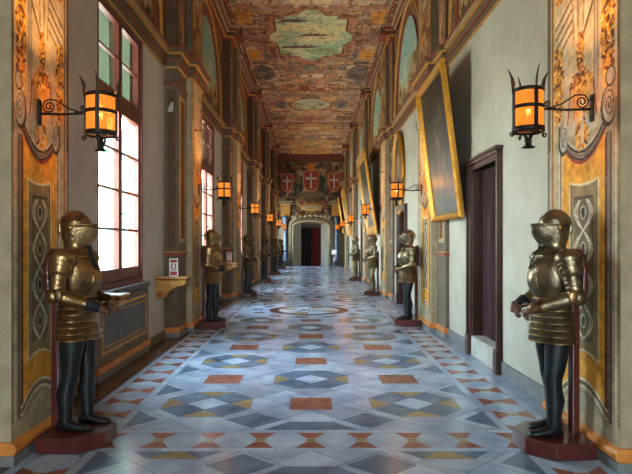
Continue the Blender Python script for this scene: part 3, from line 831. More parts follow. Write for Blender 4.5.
    # shields
    def shield(x, z, w, h, label, tilt=0):
        e = empty('heraldic_shield', label, 'shield', (x, yf-.02, z), 0)
        def shp(w, h, y0, y1, m, name, par):
            pts = [(-w, h*.9), (-w*.5, h), (0, h*.93), (w*.5, h), (w, h*.9)]+[(w*math.cos(t)**.8, -h*.1-h*.9*math.sin(t)) for t in [PI/2*i/8 for i in range(9)]][:]+[(-w*math.cos(t)**.8, -h*.1-h*.9*math.sin(t)) for t in [PI/2*i/8 for i in range(7, -1, -1)]]
            b = MB(); b.prism(pts, 'y', y0, y1, m); return b.build(name, par)
        shp(w*1.12, h*1.1, -.05, 0, M_GOLDP, 'rim', e); f = shp(w, h, -.08, -.05, M_RED, 'field', e)
        b = MB(); b.box(-w*.13, w*.13, -.095, -.08, -h*.78, h*.8, M_WHITE); b.box(-w*.78, w*.78, -.095, -.08, h*.12, h*.34, M_WHITE); b.build('cross', f)
        return e
    shield(0, 5.95, .5, .68, 'large central red shield with a white cross above the end arch')
    shield(-1.66, 5.8, .34, .6, 'red shield with white cross on the end wall, left of the large one')
    shield(1.6, 5.85, .34, .6, 'red shield with white cross on the end wall, right of the large one')
M_CURT2 = mat('bright_red_curtain', (124,24,15), .8, noise=(90,15,11), nscale=5)
build_end()

# ------------------------------------------------------------ windows
def glass_mat():
    m = bpy.data.materials.new('window_glass'); m.use_nodes = True; nt = m.node_tree; nt.nodes.clear()
    o = nt.nodes.new('ShaderNodeOutputMaterial'); t = nt.nodes.new('ShaderNodeBsdfTransparent'); t.inputs['Color'].default_value = (.93, .98, .96, 1)
    g = nt.nodes.new('ShaderNodeBsdfGlossy'); g.inputs['Roughness'].default_value = .05
    mx = nt.nodes.new("ShaderNodeMixShader"); mx.inputs["Fac"].default_value = .06; nt.links.new(t.outputs[0], mx.inputs[1]); nt.links.new(g.outputs[0], mx.inputs[2]); nt.links.new(mx.outputs[0], o.inputs['Surface'])
    return m
GLASS = glass_mat()
def make_window():
    w = struct(empty('window_1', None, None, (-XL, win(0)[0], WZ0)))
    W = 1.8; H = WZ1-WZ0; x0, x1 = -.11, -.03
    mb = MB(); mb.box(-.22, .0, 0, .06, 0, H, M_WOODRED); mb.box(-.22, .0, W-.06, W, 0, H, M_WOODRED); mb.box(-.22, .0, .06, W-.06, H-.07, H, M_WOODRED); mb.box(-.22, -.0, .06, W-.06, 0, .07, M_WOODRED)
    mb.box(-.2, -.03, .06, W-.06, 2.38, 2.5, M_WOODRED)
    mb.build('window_frame', w, bevel=.006)
    zr = [(.07, 2.38, 4), (2.5, H-.07, 2)]
    for (ya, yb) in ((.06, W/2), (W/2, W-.06)):
        for z0, z1, n in zr:
            b = MB()
            b.box(x0, x1, ya, ya+.065, z0, z1, M_WOODRED); b.box(x0, x1, yb-.065, yb, z0, z1, M_WOODRED)
            b.box(x0, x1, ya+.065, yb-.065, z0, z0+(.17 if n == 4 else .07), M_WOODRED); b.box(x0, x1, ya+.065, yb-.065, z1-.06, z1, M_WOODRED)
            zz0 = z0+(.17 if n == 4 else .07); zz1 = z1-.06
            for i in range(1, n):
                zc = zz0+(zz1-zz0)*i/n; b.box(x0+.02, x1-.01, ya+.065, yb-.065, zc-.015, zc+.015, M_WOODRED)
            o = b.build('casement', w, bevel=.004)
            for i in range(n):
                a_ = zz0+(zz1-zz0)*i/n; b_ = zz0+(zz1-zz0)*(i+1)/n
                g = MB(); g.box(-.075, -.071, ya+.065, yb-.065, a_, b_, GLASS); g.build('pane', o)
    hb = MB(); hb.box(-.03, -.015, W/2-.02, W/2+.02, .95, 1.0, M_IRON); hb.tube([(-.015, W/2, .97), (.01, W/2, .97), (.01, W/2+.1, .975)], .009, M_IRON, 6); hb.build('handle', w)
    s_ = MB(); s_.box(-.3, .09, -.1, W+.08, -.06, 0, M_DKGREY); s_.box(-.3, .06, -.08, W+.06, -.11, -.06, M_DKGREY); s_.build('sill', w, bevel=.012)
    # shutters outside the upper lights (closed louvres) and open leaves below
    for (ya, yb) in ((.065, W/2-.005), (W/2+.005, W-.065)):
        b = MB(); X = -.18
        b.box(X-.02, X+.02, ya, ya+.06, 2.4, H-.02, M_SHUT); b.box(X-.02, X+.02, yb-.06, yb, 2.4, H-.02, M_SHUT); b.box(X-.02, X+.02, ya, yb, 2.4, 2.46, M_SHUT)
        z = 2.48
        while z < H-.04:
            tf = Matrix.Translation((X, 0, z)) @ Matrix.Rotation(math.radians(-50), 4, 'Y')
            b.box(-.034, .034, ya+.06, yb-.06, -.004, .004, M_SHUT, tf); z += .05
        b.build('upper_shutter', w)
    for y, s2 in ((-.03, -1), (W+.03, 1)):
        b = MB(); b.box(-.62, -.26, y-.02, y+.02, .02, 2.28, M_SHUTL)
        for q in range(30): b.box(-.58, -.30, y-.028, y+.028, .1+q*.07, .13+q*.07, M_SHUTL)
        b.build('open_shutter', w)
    return w
w0 = make_window()
for n, k in enumerate([-2, 1, 2, 3, 4, 5]):
    c = copy_tree(w0); c.name = 'window_%d' % (n+2); c.location = (-XL, win(k)[0], WZ0)

# tall unseen window added behind the camera to light the near suits
bw = struct(empty('window_8', None, None, (0, Y0, 1.0)))
mb = MB(); mb.box(-1.2, -1.1, -.2, -.05, 0, 4, M_WOODRED); mb.box(1.1, 1.2, -.2, -.05, 0, 4, M_WOODRED); mb.box(-1.1, 1.1, -.2, -.05, 0, .1, M_WOODRED); mb.box(-1.1, 1.1, -.2, -.05, 3.9, 4, M_WOODRED)
mb.box(-.05, .05, -.18, -.07, .1, 3.9, M_WOODRED)
for z in (1.0, 1.9, 2.8): mb.box(-1.1, 1.1, -.15, -.1, z, z+.05, M_WOODRED)
mb.build('window_frame', bw)
mb = MB(); mb.box(-1.1, 1.1, -.128, -.124, .1, 3.9, GLASS); mb.build('pane', bw)
# ------------------------------------------------------------ doors on the right
for n, (a, b, z0, z1) in enumerate(DOORS):
    d = struct(empty('door_%d' % (n+1), None, None, (XR, a, 0)))
    W = b-a
    mb = MB()
    fz = 0
    for y0, y1 in ((-.12, 0.0), (W, W+.12)):
        mb.box(-.045, .12, y0, y1, .0, z1+.12, M_DOORFR); mb.box(-.075, -.045, min(y0, y1)+(.0 if y0 < 0 else .07), max(y0, y1)-(.07 if y0 < 0 else .0), 0, z1+.12, M_DOORFR)
        mb.box(-.085, 0, y0-.01, y1+.01, 0, .3, M_DOORFR)
    mb.box(-.045, .12, 0, W, z1, z1+.12, M_DOORFR); mb.box(-.075, -.045, -.12, W+.12, z1+.07, z1+.12, M_DOORFR); mb.box(-.1, 0, -.15, W+.15, z1+.12, z1+.16, M_DOORFR)
    mb.box(-.02, .3, 0, .03, z0, z1, M_DOORFR); mb.box(-.02, .3, W-.03, W, z0, z1, M_DOORFR)
    mb.build('door_frame', d, bevel=.006)
    if z0 > 0:
        mb = MB(); mb.box(-.03, .65, .001, W-.001, 0, z0+.012, M_STONE_LT); mb.build('door_step', d, bevel=.008)
    # dark red lining / closed hanging behind
    mb = MB(); N = 60
    prof = [(.14+.025*math.sin(i*.9)*(.6+.4*math.sin(i*.23)), .031+(W-.062)*i/N) for i in range(N+1)]
    mb.prism(prof+[(x+.02, y) for x, y in prof[::-1]], 'z', z0+.02, z1-.02, M_CURTAIN); mb.build('curtain', d)
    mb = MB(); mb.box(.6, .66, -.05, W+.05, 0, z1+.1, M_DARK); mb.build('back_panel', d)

# ------------------------------------------------------------ suits of armour
def ringf(cx, cy, z, a, b, n=28, prow=0., back=0., fl=1.):
    """horizontal ring, +x is the front; prow pulls the front to a keel"""
    out = []
    for j in range(n):
        t = 2*PI*j/n; x = a*math.cos(t); y = b*math.sin(t)
        if prow: x += prow*max(0, math.cos(t))**6; y *= 1-.25*max(0, math.cos(t))**2*min(1, prow*8)
        if x < 0: x *= fl
        out.append((cx+x, cy+y, z))
    return out
def lamed(p0, p1, r0, r1, n, m, mb, seg=18, lip=.006, flat=1.):
    """overlapping plates along a segment"""
    p0 = Vector(p0); p1 = Vector(p1); pts = []; rr = []
    for i in range(n):
        for t, e in ((0, 0), (.04, lip), (.2, lip*1.1), (.96, 0)):
            u = (i+t)/n; pts.append(p0.lerp(p1, u)); r = r0+(r1-r0)*u+e; rr.append((r, r*flat))
    pts.append(p1); rr.append((r1*.9, r1*.9*flat))
    mb.tube(pts, rr, m, seg)
def make_armour(M, M2, legs, label, metal_legs=False, board=True, lean=0.):
    g = 'suits of armour lining the gallery'
    t = empty('suit_of_armour', label, 'suit of armour', group=None)
    # pedestal
    mb = MB(); poly = [(-.195, -.28), (.12, -.28), (.285, -.12), (.285, .12), (.12, .28), (-.195, .28)]
    mb.prism(poly, 'z', 0, .125, M_PED); mb.build('pedestal', t, bevel=.008)
    H = .125
    # support post
    mb = MB(); mb.box(-.192, -.135, -.04, .04, H, 1.36, M_PED)
    mb.build('support_post', t, bevel=.006)
    if board:
        mb = MB(); pr = [(-.15, 1.16), (.15, 1.16), (.17, 1.4), (.14, 1.52), (.06, 1.57), (-.06, 1.57), (-.14, 1.52), (-.17, 1.4)]
        mb.prism(pr, 'x', -.19, -.15, M_PED); mb.build('back_board', t, bevel=.01)
    # legs
    LM = M if metal_legs else legs
    for s_ in (-1, 1):
        fx = .045*s_
        pts = [(.0, .085*s_, 1.0), (.005, .09*s_, .9), (.012+fx*.2, .092*s_, .78), (.015+fx*.5, .092*s_, .64), (.022+fx*.7, .092*s_, .57), (.01+fx*.8, .093*s_, .49), (-.005+fx*.9, .094*s_, .40), (.0+fx, .095*s_, .28), (.0+fx, .095*s_, .20), (.005+fx, .095*s_, .165)]
        rr = [(.105, .095), (.103, .093), (.094, .084), (.076, .070), (.070, .066), (.063, .060), (.071, .066), (.056, .051), (.047, .045), (.049, .047)]
        mb = MB(); mb.tube([Vector(p) for p in pts], [(b_, a_) for a_, b_ in rr], LM, 20)
        if metal_legs:
            mb.ell((.05+fx*.7, .092*s_, .57), (.045, .06, .06), M2, 14, 8)
        mb.build('leg', t)
        # shoe
        mb = MB(); cx = fx; y = .095*s_
        prof = [(-.065, .018, .040), (-.06, .035, .075), (-.02, .043, .105), (.03, .042, .085), (.08, .045, .062), (.13, .048, .05), (.165, .043, .042), (.19, .028, .03), (.2, .01, .02)]
        rings = []
        for x, w, h in prof:
            rings.append([(cx+x, y+w*math.cos(a)*(1 if math.sin(a) > -.3 else .97), H+max(0.0, h*.5+h*.55*math.sin(a))) for a in [2*PI*j/16 for j in range(16)]])
        mb.loft(rings, M if metal_legs else M_SHOE); mb.build('shoe', t)
    # pelvis filler under the skirt
    # skirt of lames
    mb = MB(); rings = []
    NL = 7; zt, zb = 1.19, .845
    for i in range(NL):
        u0, u1 = i/NL, (i+1)/NL
        for u, e in ((u0, 0), (u1-.01, .008), (u1, .004)):
            z = zt+(zb-zt)*u; a = .132+.036*u+e; b = .158+.05*u+e
            rings.append(ringf(.008, 0, z, a, b, 32, .012, fl=.92))
    mb.loft(rings[::-1], M, caps=False)
    inner = [[(x*.96, y*.96, z) for x, y, z in r] for r in (rings[-1], rings[0])]
    mb.loft(inner, M_BRASS_D, caps=True); sk = mb.build('skirt', t)
    mb = MB()   # gilt edges of the lames
    for i in range(1, NL+1):
        z = zt+(zb-zt)*i/NL; a = .132+.036*i/NL+.009; b = .158+.05*i/NL+.009
        mb.tube(ringf(.008, 0, z+.004, a, b, 32, .012, fl=.92), .0035, M_GILT_EDGE, 5, closed=True)
    mb.build('skirt_edging', sk)
    # breastplate + backplate
    mb = MB(); R = []
    for z, cx, a, b, pr in ((1.17, .008, .128, .152, .01), (1.20, .01, .122, .146, .02), (1.24, .02, .135, .155, .03), (1.30, .022, .152, .17, .035), (1.37, .02, .155, .182, .03), (1.44, .01, .142, .188, .02), (1.49, .0, .12, .178, .01), (1.53, -.01, .095, .14, 0), (1.56, -.012, .08, .10, 0), (1.585, -.01, .07, .08, 0)):
        R.append(ringf(cx, 0, z, a, b, 32, pr, fl=.9))
    mb.loft(R, M); bp = mb.build('breastplate', t)
    mb = MB()
    mb.tube(ringf(.012, 0, 1.185, .130, .153, 32, .018, fl=.92), (.006), M_GILT_EDGE, 6, closed=True)
    for s_ in (-1, 1):
        mb.tube([(.152, .085*s_, 1.24), (.176, .075*s_, 1.32), (.165, .07*s_, 1.40), (.128, .07*s_, 1.48)], .004, M_GILT_EDGE, 5)
    mb.tube([(.150, 0, 1.22), (.19, 0, 1.28), (.205, 0, 1.34), (.19, 0, 1.41), (.15, 0, 1.47)], .004, M_GILT_EDGE, 5)
    mb.build('engraved_band', bp)
    mb = MB(); mb.tube(ringf(.012, 0, 1.165, .134, .158, 28, .012, fl=.92), (.012), M_STRAP, 6, closed=True); mb.build('belt', t)
    # gorget
    mb = MB(); mb.loft([ringf(-.005, 0, z, a, b, 28, .01) for z, a, b in ((1.50, .135, .15), (1.525, .12, .132), (1.55, .098, .105), (1.575, .088, .09), (1.60, .086, .084), (1.62, .09, .088), (1.625, .08, .08))], M)
    mb.build('gorget', t)
    mb = MB(); mb.tube([(.07, .03, 1.6), (.11, .0, 1.575), (.135, -.035, 1.53), (.16, -.045, 1.47), (.182, -.04, 1.41)], [(.004, .016)]*5, M_STRAP, 8); mb.tube([(.095, -.04, 1.59), (.115, .0, 1.575), (.09, .05, 1.59)], .012, M_STRAP, 6); mb.build('neck_strap', t)
    # arms
    for s_ in (-1, 1):
        sh = (-.01, .20*s_, 1.475); el = (-.03, .275*s_, 1.215); wr = (.175, .175*s_, 1.135)
        mb = MB()   # pauldron
        for i in range(5):
            u = i/4; c_ = (sh[0]-.008*u, sh[1]+.032*u*s_, sh[2]+.02-.10*u); rr = .094-.018*u
            if i == 0: mb.ell(c_, (rr*1.05, rr*.95, rr*.82), M, 24, 12)
        lamed((sh[0], sh[1]+.005*s_, sh[2]+.015), (sh[0]-.01, sh[1]+.05*s_, sh[2]-.115), .098, .074, 4, M, mb, 24, .007)
        pd = mb.build('pauldron', t)
        mb = MB(); mb.tube([(sh[0]+.09*math.cos(a), sh[1]+.045*s_+.012*s_*math.sin(a*2), sh[2]-.07+.075*math.sin(a)) for a in [2*PI*i/24 for i in range(24)]], .004, M_GILT_EDGE, 5, closed=True); mb.build('pauldron_rim', pd)
        mb = MB(); lamed((-.015, .238*s_, 1.40), el, .062, .054, 5, M, mb); mb.build('upper_arm_plates', t)
        mb = MB(); mb.ell((el[0]-.012, el[1]+.012*s_, el[2]-.005), (.066, .058, .066), M, 18, 10)
        mb.ell((el[0]+.03, el[1]+.05*s_, el[2]), (.05, .014, .055), M2, 16, 6); mb.build('elbow_cop', t)
        mb = MB(); v0 = Vector(el); v1 = Vector(wr)
        pts = [v0.lerp(v1, u) for u in (0.05, .2, .4, .6, .8, .95, 1.)]; mb.tube(pts, [.05, .056, .055, .05, .044, .043, .047], M, 18); mb.build('forearm_plate', t)
        # gauntlet with cuff, hand, fingers
        dr = (v1-v0).normalized(); 
        mb = MB(); c0 = v1; c1 = v1+dr*.055
        mb.tube([c0-dr*.02, c0+dr*.01, c1, c1+dr*.035], [.054, .047, .04, .04], M_STRAP if s_ < 0 else M2, 16)
        ga = mb.build('gauntlet', t)
        h0 = c1+dr*.02; inw = Vector((.35, -.65*s_, -.5)).normalized()
        mb = MB(); palm = h0+inw*.045
        mb.tube([h0-dr*.01, h0.lerp(palm, .5), palm, palm+inw*.03], [(.03, .036), (.028, .044), (.026, .045), (.02, .04)], M_HAND, 14)
        fd = inw; sd = Vector((.0, .0, 1.)); sd = (sd-fd*sd.dot(fd)).normalized(); cv = fd.cross(sd)*s_
        for i, (o_, L_) in enumerate(((.03, .062), (.010, .07), (-.010, .066), (-.03, .052))):
            b0 = palm+sd*o_+fd*.015; curl = Vector((-.8, -.1*s_, -.3)).normalized()
            mb.tube([b0, b0+fd*L_*.45, b0+fd*L_*.75+curl*L_*.28, b0+fd*L_*.7+curl*L_*.68], [.0105, .010, .0095, .007], M_HAND, 8)
        b0 = h0+sd*.03; mb.tube([b0, b0+sd*.03+fd*.02, b0+sd*.04+fd*.055], [.012, .011, .008], M_HAND, 8)
        mb.build('hand', t)
    # helmet
    mb = MB(); R = []
    for z, cx, a, b in ((1.60, -.01, .085, .078), (1.625, -.01, .094, .085), (1.66, -.008, .105, .092), (1.70, -.006, .115, .10), (1.75, -.005, .122, .106), (1.79, -.006, .12, .103), (1.82, -.008, .106, .09), (1.845, -.012, .082, .066), (1.86, -.015, .052, .038), (1.866, -.018, .02, .012)):
        R.append(ringf(cx, 0, z, a, b, 28))
    mb.loft(R, M); he = mb.build('helmet', t)
    # comb
    mb = MB(); cp = [(-.018+.127*math.cos(a), 0, 1.735+.135*math.sin(a)) for a in [math.radians(q) for q in range(48, 205, 9)]]
    mb.tube(cp, [(.012, .005)]*len(cp), M, 8); mb.build('comb', he)
    # visor: keeled shell
    def vr(z, a, b, pr, th=1.0):
        out = []
        for j in range(25):
            tt = math.radians(-118+236*j/24); x = a*math.cos(tt); y = b*math.sin(tt)
            x += pr*max(0, math.cos(tt))**2.2; y *= 1-.18*max(0, math.cos(tt))
            out.append((-.004+x*th, y*th, z))
        return out
    mb = MB(); rows = [(1.60, .088, .086, .03), (1.63, .10, .092, .045), (1.66, .112, .10, .058), (1.70, .124, .108, .062), (1.735, .132, .112, .056), (1.757, .134, .113, .052), (1.762, .144, .118, .056), (1.768, .134, .112, .05)]
    outer = [vr(*r) for r in rows]
    n = 25; vs = [p for r in outer for p in r]; fs = [(i*n+a, i*n+a+1, (i+1)*n+a+1, (i+1)*n+a) for i in range(len(rows)-1) for a in range(n-1)]
    mb.add(vs, fs, M, True)
    # top close
    inn = vr(1.772, .118, .10, .0); mb.add(outer[-1]+inn, [(a, a+1, n+a+1, n+a) for a in range(n-1)], M_STRAP, True)
    low = vr(1.598, .06, .06, .0); mb.add(outer[0]+low, [(a, n+a, n+a+1, a+1) for a in range(n-1)], M, True)
    vi = mb.build('visor', he)
    for s_ in (-1, 1):
        mb = MB(); mb.lathe([(.022, 0), (.022, .008), (.012, .014), (.001, .016)], M_GILT_EDGE, 14, tf=Matrix.Translation((.0, s_*.108, 1.735)) @ Matrix.Rotation(-s_*PI/2, 4, 'X')); mb.build('visor_pivot', vi)
    return t
A_L = [  # x, d
    (-1.905, 4.55), (-1.905, 10.8), (-1.905, 16.9), (-1.905, 23.0), (-1.905, 29.2), (-1.905, 35.2)]
A_R = [(1.915, 4.42), (1.915, 11.05), (1.915, 17.4), (1.915, 24.0)]
LL = ['bronze-toned suit of armour with black hose on the mahogany base nearest the window side camera end',
      'dark bronze suit of armour on the window side, second from the front under a lantern',
      'dark suit of armour on the window side, third from the front',
      'dark suit of armour on the window side, fourth from the front',
      'small distant dark suit of armour on the window side, fifth from the front',
      'farthest suit of armour on the window side, beside the end arch']
LL[0] = 'bronze-toned suit of armour with black hose, nearest one on the left window side'
RL = ['pale steel suit of armour with black hose, nearest one on the right door side',
      'steel suit of armour with dark hose, second on the right, below a lantern',
      'all-metal suit of armour with plated legs, third from the front on the right',
      'distant all-metal suit of armour, fourth from the front on the right',
      ]
pa = make_armour(M_BRONZE, M_BRASS_D, M_FABRIC, LL[0])
pb = make_armour(M_BRASS, M_BRONZE, M_FABRIC, RL[0])
pc = make_armour(M_BRASS, M_BRASS, M_FABRIC, RL[2], True, False)
pd_ = make_armour(M_BRASS_D, M_BRONZE, M_SHOE, LL[2], False, False)
G = 'suits of armour lining the gallery'
for i, (x, y) in enumerate(A_L):
    o = pa if i == 0 else (copy_tree(pa) if i == 1 else (pd_ if i == 2 else copy_tree(pd_)))
    o.location = (x, y, .0055); o.rotation_euler = (0, 0, math.radians([-3, -3, 0, 2, -2, 2][i])); o['label'] = LL[i]; o['group'] = G
for i, (x, y) in enumerate(A_R):
    o = pb if i == 0 else (copy_tree(pb) if i == 1 else (pc if i == 2 else copy_tree(pc)))
    o.location = (x, y, .0055); o.rotation_euler = (0, 0, PI+math.radians([3, 3, 3, 2, 2][i])); o['label'] = RL[i]; o['group'] = G

# ------------------------------------------------------------ wall lanterns
def shade_mat():
    m = bpy.data.materials.new('amber_shade'); m.use_nodes = True; nt = m.node_tree; nt.nodes.clear()
    o = nt.nodes.new('ShaderNodeOutputMaterial'); e = nt.nodes.new('ShaderNodeEmission'); e.inputs['Color'].default_value = (1., .27, .03, 1); e.inputs['Strength'].default_value = SHADE_E
    t = nt.nodes.new('ShaderNodeBsdfTransparent'); t.inputs['Color'].default_value = (1, .62, .25, 1)
    tc = nt.nodes.new('ShaderNodeTexCoord'); n = nt.nodes.new('ShaderNodeTexNoise'); n.inputs['Scale'].default_value = 9; n.inputs['Detail'].default_value = 3
    nt.links.new(tc.outputs['Object'], n.inputs['Vector'])
    mr = nt.nodes.new('ShaderNodeMapRange'); mr.inputs['To Min'].default_value = .7*SHADE_E; mr.inputs['To Max'].default_value = 1.35*SHADE_E
    nt.links.new(n.outputs['Fac'], mr.inputs['Value']); nt.links.new(mr.outputs['Result'], e.inputs['Strength'])
    mx = nt.nodes.new('ShaderNodeMixShader'); mx.inputs['Fac'].default_value = .86
    nt.links.new(t.outputs[0], mx.inputs[1]); nt.links.new(e.outputs[0], mx.inputs[2]); nt.links.new(mx.outputs[0], o.inputs['Surface'])
    return m
SHADE_E = .56
LAMP_W = 36
M_SHADE = shade_mat()
def make_lantern():
    t = empty('wall_lantern', 'x', 'wall lantern')
    Rr = .112; cx = .50; z0, z1 = -.175, .125
    mb = MB(); mb.box(0, .018, -.022, .022, -.11, .095, M_IRON); mb.ell((.018, 0, .06), (.01, .012, .012), M_IRON, 8, 6); mb.ell((.018, 0, -.08), (.01, .012, .012), M_IRON, 8, 6); mb.build('wall_plate', t, bevel=.003)
    mb = MB(); mb.tube([(.01, 0, -.015), (.2, 0, -.02), (cx-Rr+.002, 0, -.012)], [(.011, .011), (.010, .010), (.009, .009)], M_IRON, 8); 
    mb.build('arm', t)
    mb = MB()
    sc = [(.085+.055*(1-i/34)*math.cos(PI/2+i*.42)*1.0, 0, .042+.055*(1-i/34)*math.sin(PI/2+i*.42)) for i in range(30)]
    mb.tube(sc[::-1]+[(.14, 0, .092), (.19, 0, .06), (.25, 0, .022), (.31, 0, .005)], .0065, M_IRON, 6)
    sc = [(cx-Rr-.035+.026*(1-i/24)*math.cos(-PI/2+i*.5), 0, .028+.026*(1-i/24)*math.sin(-PI/2+i*.5)) for i in range(20)]
    mb.tube([(cx-Rr-.10, 0, -.004)]+sc, .0055, M_IRON, 6)
    mb.build('scroll', t)
    def band(z, h, r=Rr, mm=M_IRON):
        b = MB(); n = 32
        b.loft([[(cx+q*math.cos(2*PI*j/n), q*math.sin(2*PI*j/n), zz) for j in range(n)] for q, zz in ((r+.001, z-h), (r+.008, z-h), (r+.008, z+h), (r+.001, z+h))], mm, closed=True); return b
    for z, h in ((z1, .015), (-.005, .014), (z0, .02)): band(z, h).build('hoop', t)
    for q in range(4):
        a = q*PI/2+.12; ca, sa = math.cos(a), math.sin(a)
        mb = MB(); tf = Matrix.Translation((cx, 0, 0)) @ Matrix.Rotation(a, 4, 'Z')
        mb.box(Rr+.001, Rr+.012, -.015, .015, z0, z1, M_IRON, tf)
        # foot curl
        fp = [(Rr+.006, 0, z0), (Rr+.006, 0, z0-.03)]+[(Rr+.022+.017*math.cos(PI+i*.55)*(1-i/22), 0, z0-.035+.020*math.sin(PI+i*.55)*(1-i/22)) for i in range(14)]
        mb.tube(fp, .006, M_IRON, 6, tf=tf)
        # inward foot to the drop
        mb.tube([(Rr, 0, z0-.01), (Rr*.7, 0, z0-.03), (.035, 0, z0-.035), (.022, 0, z0-.07), (.024, 0, z0-.1)], [(.006, .012)]*5, M_IRON, 6, tf=tf)
        mb.build('strap', t)
        mb = MB()
        mb.tube([(Rr+.006, 0, z1-.01), (Rr+.010, 0, z1+.05), (Rr+.018, 0, z1+.09), (Rr+.034, 0, z1+.125), (Rr+.055, 0, z1+.165)], [(.004, .016), (.004, .018), (.004, .014), (.004, .008), (.002, .002)], M_IRON, 8, tf=tf)
        mb.build('spike', t)
    mb = MB(); mb.lathe([(.02, z0-.06), (.028, z0-.085), (.02, z0-.1), (.03, z0-.125), (.05, z0-.132), (.05, z0-.14), (.01, z0-.145)], M_IRON, 14, cx, 0); mb.build('finial', t)
    mb = MB(); n = 32
    mb.loft([[(cx+Rr*math.cos(2*PI*j/n), Rr*math.sin(2*PI*j/n), z) for j in range(n)] for z in (z0, z1)], M_SHADE, caps=False); mb.build('shade', t)
    mb = MB(); mb.lathe([(.10, z0), (.115, z0+.004), (.115, z0+.008), (.02, z0+.01)], M_IRON, 20, cx, 0); mb.lathe([(.016, z0+.01), (.016, z0+.15), (.012, z0+.155)], M_WHITEP, 12, cx, 0)
    mb.build('candle_cup', t)
    return t
lan = make_lantern()
LANL = [4.48, 10.85, 16.75, 22.9, 28.9, 35.3]; LANR = [4.33, 11.0, 17.3, 23.6, 29.8, 36.0]
ordn = ['nearest', 'second', 'third', 'fourth', 'fifth', 'farthest']
first = True
for side, ys in ((-1, LANL), (1, LANR)):
    for i, y in enumerate(ys):
        o = lan if first else copy_tree(lan); first = False
        o.location = (side*XP, y, 2.67); o.rotation_euler = (0, 0, 0 if side < 0 else PI)
        sname = 'left' if side < 0 else 'right'
        o['label'] = ('large amber iron wall lantern nearest the camera on the %s wall' % sname) if i == 0 else ('amber iron wall lantern, %s along the %s wall%s' % (ordn[i], sname, ' beside the end arch' if i == 5 else ''))
        o['group'] = 'wrought iron wall lanterns'
        l = bpy.data.lights.new('lantern_light', 'POINT'); l.energy = LAMP_W; l.color = (1., .55, .22); l.shadow_soft_size = .03
        lo = bpy.data.objects.new('lantern_light', l); COL.objects.link(lo); lo.location = (side*(XP-.5), y, 2.70)

# ------------------------------------------------------------ framed paintings on the right
def make_painting(yn, yf, zb, zt, xb, xt, label, seed, fw=.13):
    """yn near edge, yf far edge; bottom at xb, top leaning out to xt"""
    W = yf-yn; H = math.hypot(zt-zb, xb-xt); ang = math.atan2(xb-xt, zt-zb)
    e = empty('framed_painting', label, 'painting', (xb, yn, zb))
    e.rotation_euler = (0, -ang, 0)
    mb = MB()
    # mitred stepped frame
    prof = [(0, .0), (0, -.05), (fw*.25, -.085), (fw*.5, -.06), (fw*.8, -.05), (fw, -.02), (fw, 0)]
    cor = lambda d: [(d, d), (W-d, d), (W-d, H-d), (d, H-d)]
    rings = []
    for q in range(4):
        rings.append([(h, *cor(d)[q]) for d, h in prof])
    mb.loft(rings, M_GOLD, caps=False, smooth=False, closed=True); mb.build('frame', e)
    mb = MB(); mb.box(0, .03, .05, W-.05, .05, H-.05, M_DARK); mb.build('backing', e)
    c = Cv(fw*.9, W-fw*.9, fw*.9, H-fw*.9, .03, (58,46,34)); A = c.all()
    c.blot(A, (92,74,52), 1.2, .5, seed, .8); c.blot(A, (34,28,24), 1.6, .55, seed+1, .8); c.blot(A, (112,92,66), 3, .66, seed+2, .6)
    c.ellm(W*.55, H*.35, W*.1, H*.12, .2, c=(130,78,48), al=.5); c.ellm(W*.52, H*.55, W*.035, H*.04, 0, c=(176,120,80), al=.8); c.ellm(W*.4, H*.4, W*.04, H*.07, .5, c=(140,110,80), al=.6)
    c.seg((W*.5, H*.5), (W*.35, H*.25), .04, (150,112,76), .6); c.ellm(W*.3, H*.2, W*.16, H*.06, 0, c=(110,60,40), al=.5)
    c.mesh('canvas', lambda U, V: (-.008, U, V), e, PAINT_OIL, flip=True)
    return e
make_painting(8.15, 10.1, 2.0, 4.32, 2.24, 1.95, 'dark oil painting in gilt frame leaning out from the wall, beside the nearest doorway', 200, .1)
make_painting(18.9, 21.8, 1.92, 4.86, 2.26, 1.82, 'gilt-framed leaning painting beyond the oval picture, second large one on the door side', 210, .32)
make_painting(30.9, 33.4, 2.0, 4.7, 2.26, 1.84, 'gilt-framed leaning painting far down the door side, third large one', 220, .34)
make_painting(37.9, 38.9, 2.3, 4.7, 2.26, 1.9, 'farthest gilt-framed leaning painting, close to the end wall', 230)
# oval picture
e = empty('oval_picture', 'oval gilt-framed picture on the right wall above the second doorway', 'picture', (XR, 14.75, 3.45)); e.rotation_euler = (0, -.03, 0)
mb = MB(); n = 48
rings = []
for j in range(n):
    t = 2*PI*j/n
    rings.append([(-h, (.72+d)*math.cos(t), (.98+d)*math.sin(t)) for d, h in ((.13, .02), (.12, .07), (.05, .1), (0, .05), (-.02, .035))])
mb.loft(rings, M_GOLD, caps=False, closed=True); mb.build('frame', e)
c = Cv(-.74, .74, -1.0, 1.0, .03, (96,70,44)); c.blot(c.all(), (150,104,56), 1.5, .5, 240, .8); c.ellm(0, .1, .28, .45, 0, c=(160,120,84)); c.ellm(0, .35, .13, .17, 0, c=(206,166,126)); c.ellm(0, -.5, .5, .35, 0, c=(110,50,36))
rr = np.sqrt((c.U/.74)**2+(c.V/1.0)**2); th = np.maximum(np.abs(c.U/.74), np.abs(c.V/1.0)); k_ = np.where(rr > 1e-6, th/np.maximum(rr, 1e-6), 1)
c.U = c.U*k_; c.V = c.V*k_
c.mesh('canvas', lambda U, V: (-.04, U, V), e, PAINT_OIL, flip=True)

